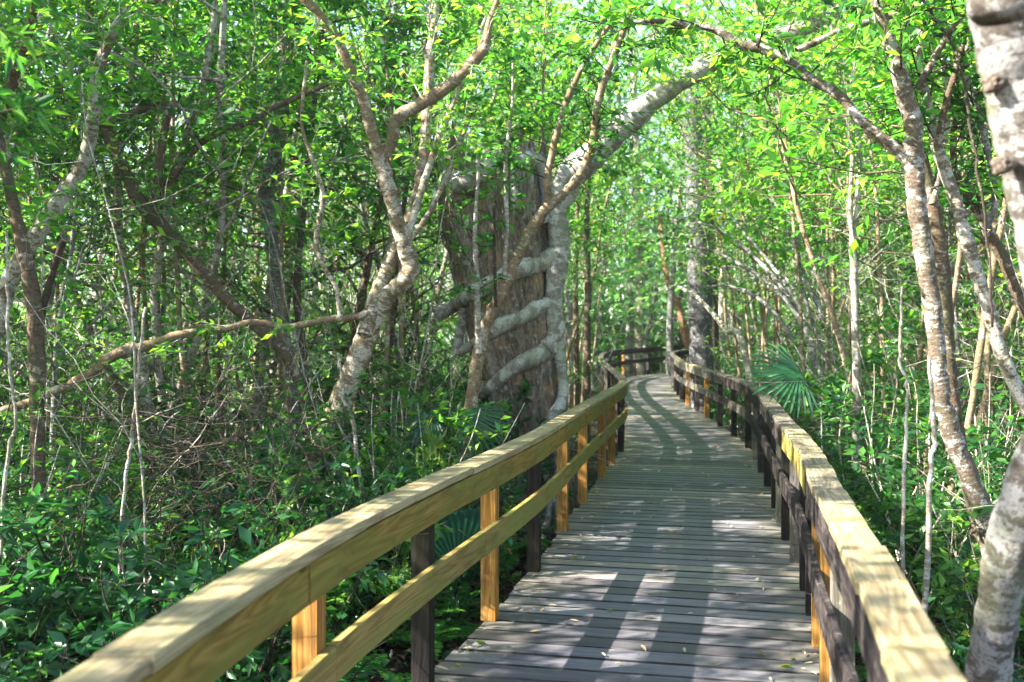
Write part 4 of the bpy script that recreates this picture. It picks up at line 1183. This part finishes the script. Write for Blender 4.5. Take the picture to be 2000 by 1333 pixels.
def place_shrub(x, y, kind, sc):
    w, c = shr[kind][rng.integers(len(shr[kind]))]
    sd = 'left' if side_of(x, y) < 0 else 'right'
    lab = S_LAB[kind] + ' %s of the boardwalk' % sd
    instance(S_NAME[kind], [('stem', w), ('foliage', c)], (x, y, GZ), rng.uniform(0, 6.28), sc, lab, 'shrub', lab.replace(' shrub', ' shrubs', 1), .08)


for x, y in scatter(50, (-5.5, 1), (2.2, 9), .46, lambda x, y: side_of(x, y) > 0 or keep_shrub(x, y) or x < -.56 * y - .8):
    kind = rng.choice(['bright', 'dark', 'broad'], p=[.1, .62, .28]) if y > 5.5 else 'dark'
    place_shrub(x, y, kind, rng.uniform(.6, .95) * (1 if y > 4.5 else .62))
for x, y in scatter(80, (-14, 4), (8, 26), .7, lambda x, y: side_of(x, y) > 0 or keep_shrub(x, y) or x < -.56 * y - .8):
    kind = rng.choice(['bright', 'dark', 'broad'], p=[.55, .3, .15])
    place_shrub(x, y, kind, rng.uniform(.9, 1.4))
for x, y in scatter(44, (1.5, 7), (2.6, 10), .42, lambda x, y: side_of(x, y) < 0 or keep_shrub(x, y) or x > .56 * y + .8):
    kind = rng.choice(['bright', 'dark', 'broad'], p=[.4, .35, .25])
    place_shrub(x, y, kind, rng.uniform(.55, .9))
for x, y in scatter(70, (3, 20), (9, 34), .75, lambda x, y: side_of(x, y) < 0 or keep_shrub(x, y) or x > .56 * y + .8):
    kind = rng.choice(['bright', 'dark', 'broad'], p=[.6, .25, .15])
    place_shrub(x, y, kind, rng.uniform(.8, 1.4))

for x, y in scatter(30, (0, 16), (42.5, 52), 1.2, lambda x, y: path_dist(x, y) < 2.2):
    place_shrub(x, y, rng.choice(['bright', 'dark']), rng.uniform(1.8, 2.6))

for (px, y, k, sc_) in ((730, 8.0, 'bright', .98), (790, 8.3, 'bright', 1.0), (850, 8.2, 'dark', .95), (880, 9.4, 'bright', 1.0), (810, 9.3, 'bright', 1.1), (920, 8.3, 'dark', .72), (690, 7.2, 'broad', .95), (760, 7.2, 'dark', .85),
                         (200, 7.8, 'bright', 1.0), (430, 9.0, 'bright', 1.1), (60, 7.0, 'bright', .9), (150, 6.0, 'dark', .85), (620, 7.8, 'bright', .9),
                         (1690, 6.6, 'bright', .85), (1780, 7.4, 'bright', 1.0), (1720, 9.0, 'bright', 1.1), (1860, 8.4, 'bright', 1.1), (1560, 12.0, 'bright', 1.1)):
    x = (px - 1000) * y / F
    if path_dist(x, y) > 1.6: place_shrub(x, y, k, sc_)

# bare stems
for x, y in scatter(28, (-9, 1), (5.5, 14), .5, lambda x, y: side_of(x, y) > 0 or keep_shrub(x, y) or x < -.56 * y - .3):
    me = bare[rng.integers(6)] if rng.random() < .75 else bare_d[rng.integers(3)]
    dk = me.name.startswith('stem') and me.materials[0].name == 'twig_dark'
    lab = ('dark leafless sapling stem' if dk else 'pale leafless sapling stem') + ' among the undergrowth left of the boardwalk'
    instance('bare_sapling', [('stem', me)], (x, y, GZ), rng.uniform(0, 6.28), rng.uniform(.7, 1.2), lab, 'sapling', lab.replace('stem', 'stems'), .15)
for x, y in scatter(44, (2.5, 11), (4.5, 17), .4, lambda x, y: side_of(x, y) < 0 or keep_shrub(x, y) or x > .56 * y + .3):
    me = bare[rng.integers(6)] if rng.random() < .8 else bare_d[rng.integers(3)]
    dk = me.materials[0].name == 'twig_dark'
    lab = ('dark leafless sapling stem' if dk else 'pale leafless sapling stem') + ' among the undergrowth right of the boardwalk'
    instance('bare_sapling', [('stem', me)], (x, y, GZ), rng.uniform(0, 6.28), rng.uniform(.7, 1.15), lab, 'sapling', lab.replace('stem', 'stems'), .15)

for x, y in scatter(36, (-12, 12), (8.5, 18), .9, lambda x, y: path_dist(x, y) < 2.8 or 1130 < 1000 + x / y * F < 1440 or abs(x) > .56 * y or (y < 12.5 and 820 < 1000 + x / y * F < 1180)):
    sd = 'left' if side_of(x, y) < 0 else 'right'
    lab = 'tall thin pale leafless stem rising through the leaves %s of the boardwalk' % sd
    instance('bare_sapling', [('stem', bare_t[rng.integers(4)])], (x, y, GZ), rng.uniform(0, 6.28), rng.uniform(.8, 1.25), lab, 'sapling', 'tall bare stems %s of the boardwalk' % sd, .12)

# ferns
for (px, d, s_, lab) in ((880, 6.6, .8, 'fern beside the dark post left of the walk'), (925, 7.4, .7, 'fern low under the left railing by the black post'), (845, 5.6, .7, 'small fern under the near left railing')):
    x = (px - 1000) * d / F
    fr_ = ferns[rng.integers(3)]
    instance('fern', fr_, (x - .15, d, GZ + .1), rng.uniform(0, 6), s_, lab, 'fern', None)
for x, y in scatter(48, (1.5, 6), (2.6, 11), .36, lambda x, y: side_of(x, y) < 0 or path_dist(x, y) < 1.4 or x > .56 * y + .5):
    fr_ = ferns[rng.integers(3)]
    instance('fern', fr_, (x, y, GZ + .02), rng.uniform(0, 6), rng.uniform(.7, 1.3), 'green fern on the forest floor right of the boardwalk', 'fern', 'ferns right of the boardwalk')
for x, y in scatter(36, (-4, 1), (3.0, 11), .36, lambda x, y: side_of(x, y) > 0 or path_dist(x, y) < 1.4 or x < -.56 * y):
    fr_ = ferns[rng.integers(3)]
    instance('fern', fr_, (x, y, GZ + .02), rng.uniform(0, 6), rng.uniform(.7, 1.2), 'green fern on the forest floor left of the boardwalk', 'fern', 'ferns left of the boardwalk')

# palmettos: traced single fans and far clumps
def single_fan(name, label, hubp, tipp, d, R, m, nrm, droop=.5, arc=3.2, nseg=22, split=.55):
    mb = MB(); st_ = mb
    hub = P(hubp[0], hubp[1], d); tip = P(tipp[0], tipp[1], d - .1)
    e = empty(name, (hub[0] - .1, hub[1] + .1, GZ)); o = np.array(e.location)
    fan_blade(mb, st_, np.zeros(3), hub - o, tip - hub, np.array(nrm, float), R, nseg, arc, droop, split)
    mb.build('frond', m, e); tag(e, label, 'palmetto')
    return e


single_fan('palmetto', 'drooping green palmetto fan in front of the cypress stump, over the left railing', (900, 812), (985, 800), 9.0, .56, M['palm_leaf'], (-.1, -.45, .8), 1.5, 3.0, 22, .3)
single_fan('palmetto', 'bluish palmetto fan in the shade left of the cypress stump', (845, 812), (800, 845), 9.1, .42, M['palm_blue'], (-.2, -.5, .8), 1.3, 3.0, 18, .4)
single_fan('palmetto', 'large folded blue-green palmetto leaf behind the near left railing', (895, 1118), (908, 990), 7.0, .52, M['palm_blue'], (.3, -1, .25), .18, 1.7, 14, .93)
single_fan('palmetto', 'spiky palmetto fan leaning over the right railing at its bend', (1562, 728), (1490, 740), 10.6, .60, M['palm_leaf'], (-.1, -.75, .6), .6, 3.3, 20, .4)
for (x, y, s_, lab) in ((3.2, 45, 1.8, 'far palmetto clump behind the dark railing bend, beside the pale grey trunk'), (1.2, 33, 1.8, 'far palmetto clump left of the railing bend'), (6.6, 22, 1.2, 'palmetto clump behind the thick grey trunk right of the walk'), (5.9, 14.5, 1.0, 'palmetto clump right of the curving old railing')):
    a = palms[rng.integers(2)]
    instance('palmetto', a, (x, y, GZ), rng.uniform(0, 6), s_, lab, 'palmetto', None)

# sprouts of yellow new growth over the rail, left
for (px, py, d) in ((845, 905, 7.6), (870, 890, 7.7), (825, 915, 7.5)):
    wood_ = MB(); LSet = []
    b = P(px, py + 60, d); o = np.array([b[0], b[1], GZ])
    e = empty('sapling', o); tag(e, 'young sapling with yellowish upright leaves showing above the left railing', 'sapling', 'yellow-leaved saplings above the left railing')
    tp = P(px, py, d) - o
    pts_ = np.array([[0, 0, 0], tp * .5 + np.array([.03, 0, 0]), tp]); p2, r2 = smooth_poly(pts_, [.008, .006, .004], 10); tube(wood_, p2, r2, 5, cap=False)
    for q in range(3):
        dd = unit(np.array([rng.normal(0, .5), rng.normal(0, .4), 1]))
        sprig(wood_, LSet, p2[-1 - q], dd, .22, .004, 9, .085, up=.5, sub=1)
    LSet = [(a, bq * np.array([.7, .7, 1]) + np.array([0, 0, .7]), c, dq) for a, bq, c, dq in LSet]
    wood_.build('stem', M['fern_leaf'], e); put('foliage', leaf_mesh('foliage', LSet, M['yellow_leaf'], .4, True), e)

# near leafy branch hanging in at the top-left corner
wood_ = MB(); LSet = []
b0 = P(-140, -40, 3.3); e = empty('overhanging_branch', b0); tag(e, 'near leafy branch with large dark leaves hanging into the top left corner', 'branch')
for (px, py, ln) in ((40, 80, .35), (20, 200, .3), (70, 250, .3), (10, 300, .3), (60, 20, .3)):
    p = P(px - 70, py - 30, 3.2) - b0
    pts_ = np.array([[0, 0, 0], p * .5 + np.array([0, 0, .03]), p]); p2, r2 = smooth_poly(pts_, [.006, .004, .003], 8); tube(wood_, p2, r2, 5, cap=False)
    sprig(wood_, LSet, p, unit(np.array([.8, 0, -.2]) + rng.normal(0, .2, 3)), ln * .5, .003, 7, .09, sub=1)
wood_.build('stem', M['twig_dark'], e); put('foliage', leaf_mesh('foliage', LSet, M['leaf_mid'], .34, True), e)

# hanging vines on the right and left
for (pl, d, lab) in (([(1938, 640, 5), (1930, 480, 5), (1903, 300, 6), (1870, 120, 6), (1800, 0, 6), (1780, -60, 6)], 5.6, 'thin black vine hanging between the trunks on the right'),
                     ([(1765, 1010, 7), (1768, 870, 7), (1772, 760, 6), (1757, 690, 6), (1762, 560, 4)], 5.4, 'thin pale wavy stem rising behind the right railing'),
                     ([(1815, 960, 10), (1826, 860, 10), (1822, 790, 9), (1815, 700, 7)], 5.2, 'short knotted pale vine in front of the mottled trunk on the right'),
                     ([(690, 830, 8), (672, 790, 7), (668, 740, 7), (660, 690, 6)], 8.0, 'thin pale stem beside the leaning tree'),
                     ([(240, 1000, 7), (250, 900, 7), (262, 820, 6), (270, 720, 6), (285, 600, 5)], 6.0, 'straight pale dead stem in the left undergrowth'),
                     ([(10, 930, 7), (30, 830, 6), (18, 720, 6), (15, 600, 6), (12, 450, 5)], 5.2, 'pale twisting vine at the left edge')):
    traced('hanging_vine', lab, [dict(d=d, p=pl)], M['twig_dark'] if 'black' in lab else M['twig_pale'], M['twig_pale'], M['leaf_mid'], None, base_ext='black' not in lab, trunk_name='stem', cat='vine', wig=.02)

# tangle of dead vines and twigs, left
mb = MB()
for q in range(340):
    px, py = rng.normal(380, 130), rng.normal(900, 80); d = rng.uniform(5.6, 8.0)
    if px > 640: continue
    p = P(px, py, d)
    if p[2] < GZ: continue
    w = wander(p, rand_dir() * np.array([1, .8, .7]), rng.uniform(.3, 1.1), 8, .25, -.03)
    tube(mb, w, np.linspace(rng.uniform(.002, .005), .0012, 9), 4, cap=False, mi=int(rng.random() < .08))
dv = mb.build('dead_twigs', [M['twig_dark'], M['twig_pale']]); tag(dv, 'tangled heap of dry brown vines and twigs in the left undergrowth', 'dead vines', None, 'stuff')
mb = MB()
for q in range(240):
    sd = rng.random() < .6
    y = rng.uniform(3, 16)
    x = rng.uniform(-.55 * y, MID[np.searchsorted(MID[:, 1], y), 0] - 1.4) if sd else rng.uniform(MID[np.searchsorted(MID[:, 1], y), 0] + 1.4, .58 * y + .4)
    z = GZ + abs(rng.normal(0, .7))
    w = wander((x, y, z), rand_dir() * np.array([1, .8, 1.0]), rng.uniform(.4, 1.6), 8, .16, 0)
    tube(mb, w, np.linspace(rng.uniform(.0015, .0036), .001, 9), 3, cap=False, mi=int(rng.random() < .4))
dv = mb.build('dead_twigs', [M['twig_dark'], M['twig_pale']]); tag(dv, 'loose dead twigs and vines strewn through the undergrowth on both sides', 'twigs', None, 'stuff')

# ------------------------------------------------------------------ ground and masses
n = 120
gx = np.concatenate([np.linspace(-160, -26, 14), np.linspace(-25, 25, 92), np.linspace(26, 160, 14)]); gy = np.concatenate([np.linspace(-60, -9, 8), np.linspace(-8, 50, 104), np.linspace(54, 220, 8)])
X, Y = np.meshgrid(gx, gy); Z = GZ - .03 + .05 * np.sin(X * 1.7 + Y) * np.cos(Y * 1.3) + rng.normal(0, .02, X.shape)
V = np.stack([X, Y, Z], -1).reshape(-1, 3); nx, ny = len(gx), len(gy)
i = np.arange(ny - 1)[:, None]; j = np.arange(nx - 1)[None, :]
Fc = np.stack([i * nx + j, i * nx + j + 1, (i + 1) * nx + j + 1, (i + 1) * nx + j], -1).reshape(-1, 4)
mb = MB(); mb.add(V, Fc, smooth=True)
tag(mb.build('ground', M['soil']), 'dark leaf-strewn swamp forest floor', 'ground', None, 'structure')

# leaf litter
def field(n, ymax, keep=1.25):
    out = []
    while sum(len(q) for q in out) < n:
        y = rng.uniform(.2, 1, n) ** .5 * ymax if False else rng.uniform(1.5, ymax, n)
        x = rng.uniform(-.6, .6, n) * y * 1.0 + rng.normal(0, .5, n)
        mx = np.interp(y, MID[:, 1], MID[:, 0])
        ok = np.abs(x - mx) > keep
        out.append(np.column_stack([x[ok], y[ok]]))
    return np.concatenate(out)[:n]


mb = MB(); q = field(14000, 14, .9); b = np.column_stack([q, GZ + .03 + rng.random(len(q)) * .05])
leaves(mb, b, rng.normal(size=(len(b), 3)) * np.array([1, 1, .3]), rng.normal(0, .4, (len(b), 3)) + np.array([0, 0, 1]), rng.uniform(.05, .11, len(b)), .45)
tag(mb.build('leaf_litter', M['litter_leaf']), 'brown fallen leaves carpeting the forest floor', 'leaf litter', None, 'stuff')
# low green ground cover
mb = MB(); q = field(15000, 22, 1.35); zz = GZ + rng.random(len(q)) ** 1.4 * (.35 + .03 * q[:, 1])
b = np.column_stack([q, zz])
leaves(mb, b, rng.normal(size=(len(b), 3)) * np.array([1, 1, .5]), rng.normal(0, .4, (len(b), 3)) + np.array([0, 0, 1]), rng.uniform(.05, .12, len(b)), .42)
tag(mb.build('ground_cover', M['leaf_dark']), 'low green ground cover of small leaves under the shrubs', 'ground cover', None, 'stuff')  # dark leaf colour also carries the shade of the undergrowth

# far wood that closes the view
mb = MB(); tr = MB()
nc = 2900
ang = rng.uniform(-.72, .72, nc); dist = rng.uniform(36, 62, nc); cx = np.sin(ang) * dist; cy = np.cos(ang) * dist; cz = GZ + rng.random(nc) ** 1.45 * 25
for q in range(nc):
    k = 26
    p = np.array([cx[q], cy[q], cz[q]]) + rng.normal(0, .75, (k, 3))
    leaves(mb, p, rng.normal(size=(k, 3)), rng.normal(0, .6, (k, 3)) + np.array([0, 0, 1]), rng.uniform(.28, .6, k), .5)
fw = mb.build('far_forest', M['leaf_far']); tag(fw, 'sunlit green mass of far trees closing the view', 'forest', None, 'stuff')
for q in range(150):
    a = rng.uniform(-.62, .62); dd = rng.uniform(36, 58); x, y = math.sin(a) * dd, math.cos(a) * dd
    w = wander((x, y, GZ), (rng.normal(0, .08), 0, 1), rng.uniform(9, 22), 10, .04, .03)
    tube(tr, w, np.linspace(rng.uniform(.08, .2), .03, 11), 6)
o = tr.build('trunk', M['bark_grey'], fw); o['kind'] = 'stuff'

# ------------------------------------------------------------------ fallen leaves on the boards
lm = []
for q in range(5):
    mb = MB(); leaves(mb, [(0, 0, 0)], [(1, 0, .05)], [(0, 0, 1)], .075, .42, True); me = mb.mesh('fallen_leaf', M['dry_leaf'] if q < 4 else M['yellow_leaf']); lm.append(me)
for q in range(190):
    s_ = rng.uniform(3.2, 17) + 1.5
    fr = np.clip(rng.beta(.45, .45), .02, .98) if rng.random() < .8 else rng.random()
    p = at(LP, s_) * (1 - fr) + at(RP, s_) * fr
    k = 4 if rng.random() < .12 else rng.integers(4)
    o = put('fallen_leaf', lm[k]); o.location = (p[0], p[1], p[2] + .014); o.rotation_euler = (rng.normal(0, .15), rng.normal(0, .15), rng.uniform(0, 6.28)); sc = rng.uniform(.45, 1.1); o.scale = (sc,) * 3
    lab = 'small yellow leaf lying on the deck boards' if k == 4 else 'small dry brown leaf lying on the deck boards'
    tag(o, lab, 'leaf', 'yellow leaves on the deck' if k == 4 else 'dry leaves on the deck')

# ------------------------------------------------------------------ humid air
hz, nt_, _, _ = mat('haze'); hv = N(nt_, 'ShaderNodeVolumePrincipled'); ho = N(nt_, 'ShaderNodeOutputMaterial')
hv.inputs['Color'].default_value = (.93, .97, .95, 1); hv.inputs['Density'].default_value = .0007; hv.inputs['Anisotropy'].default_value = .3
nt_.links.new(hv.outputs[0], ho.inputs['Volume'])
mb = MB(); q = [(-165, -65), (165, -65), (165, 225), (-165, 225)]
box(mb, [(a, b, GZ - 1.2) for a, b in q] + [(a, b, 42.0) for a, b in q])
tag(mb.build('haze', hz), 'pale humid air fading the far trees', 'haze', None, 'stuff')

# ------------------------------------------------------------------ light, sky, camera
sun_dir = unit(np.array([-1.29, -.34, 1.0]))          # towards the sun
sl = bpy.data.lights.new('sun', 'SUN'); sl.energy = 5.0; sl.angle = math.radians(.5); sl.color = (1.0, .95, .86)
so = bpy.data.objects.new('sun', sl); C.objects.link(so)
import mathutils
so.rotation_euler = mathutils.Vector([float(-q) for q in sun_dir]).to_track_quat('-Z', 'Y').to_euler()
w = bpy.data.worlds.new('World'); bpy.context.scene.world = w; w.use_nodes = True
nt = w.node_tree; bg = nt.nodes['Background']
sky = nt.nodes.new('ShaderNodeTexSky'); sky.sky_type = 'NISHITA'; sky.sun_disc = False
sky.sun_elevation = math.asin(sun_dir[2]); sky.sun_rotation = math.atan2(sun_dir[0], sun_dir[1])
nt.links.new(sky.outputs[0], bg.inputs[0]); bg.inputs[1].default_value = .09

cam = bpy.data.cameras.new('camera'); cam.sensor_width = 36; cam.lens = 36 * F / 2000; cam.clip_end = 600; cam.clip_start = .05
co = bpy.data.objects.new('camera', cam); C.objects.link(co)
co.location = (0, 0, H); co.rotation_euler = (math.radians(90) - math.atan((666.5 - YH) / F), 0, 0)
cam.dof.use_dof = True; cam.dof.focus_distance = 6.8; cam.dof.aperture_fstop = 2.5
sc = bpy.context.scene; sc.camera = co
sc.view_settings.view_transform = 'Standard'; sc.view_settings.look = 'None'; sc.view_settings.exposure = 2.72; sc.view_settings.gamma = 1
sc.render.engine = 'CYCLES'
sc.cycles.volume_bounces = 0
cy = sc.cycles
cy.use_denoising = True
cy.max_bounces = 8; cy.diffuse_bounces = 4; cy.transmission_bounces = 6; cy.glossy_bounces = 2; cy.transparent_max_bounces = 4
cy.sample_clamp_indirect = 6
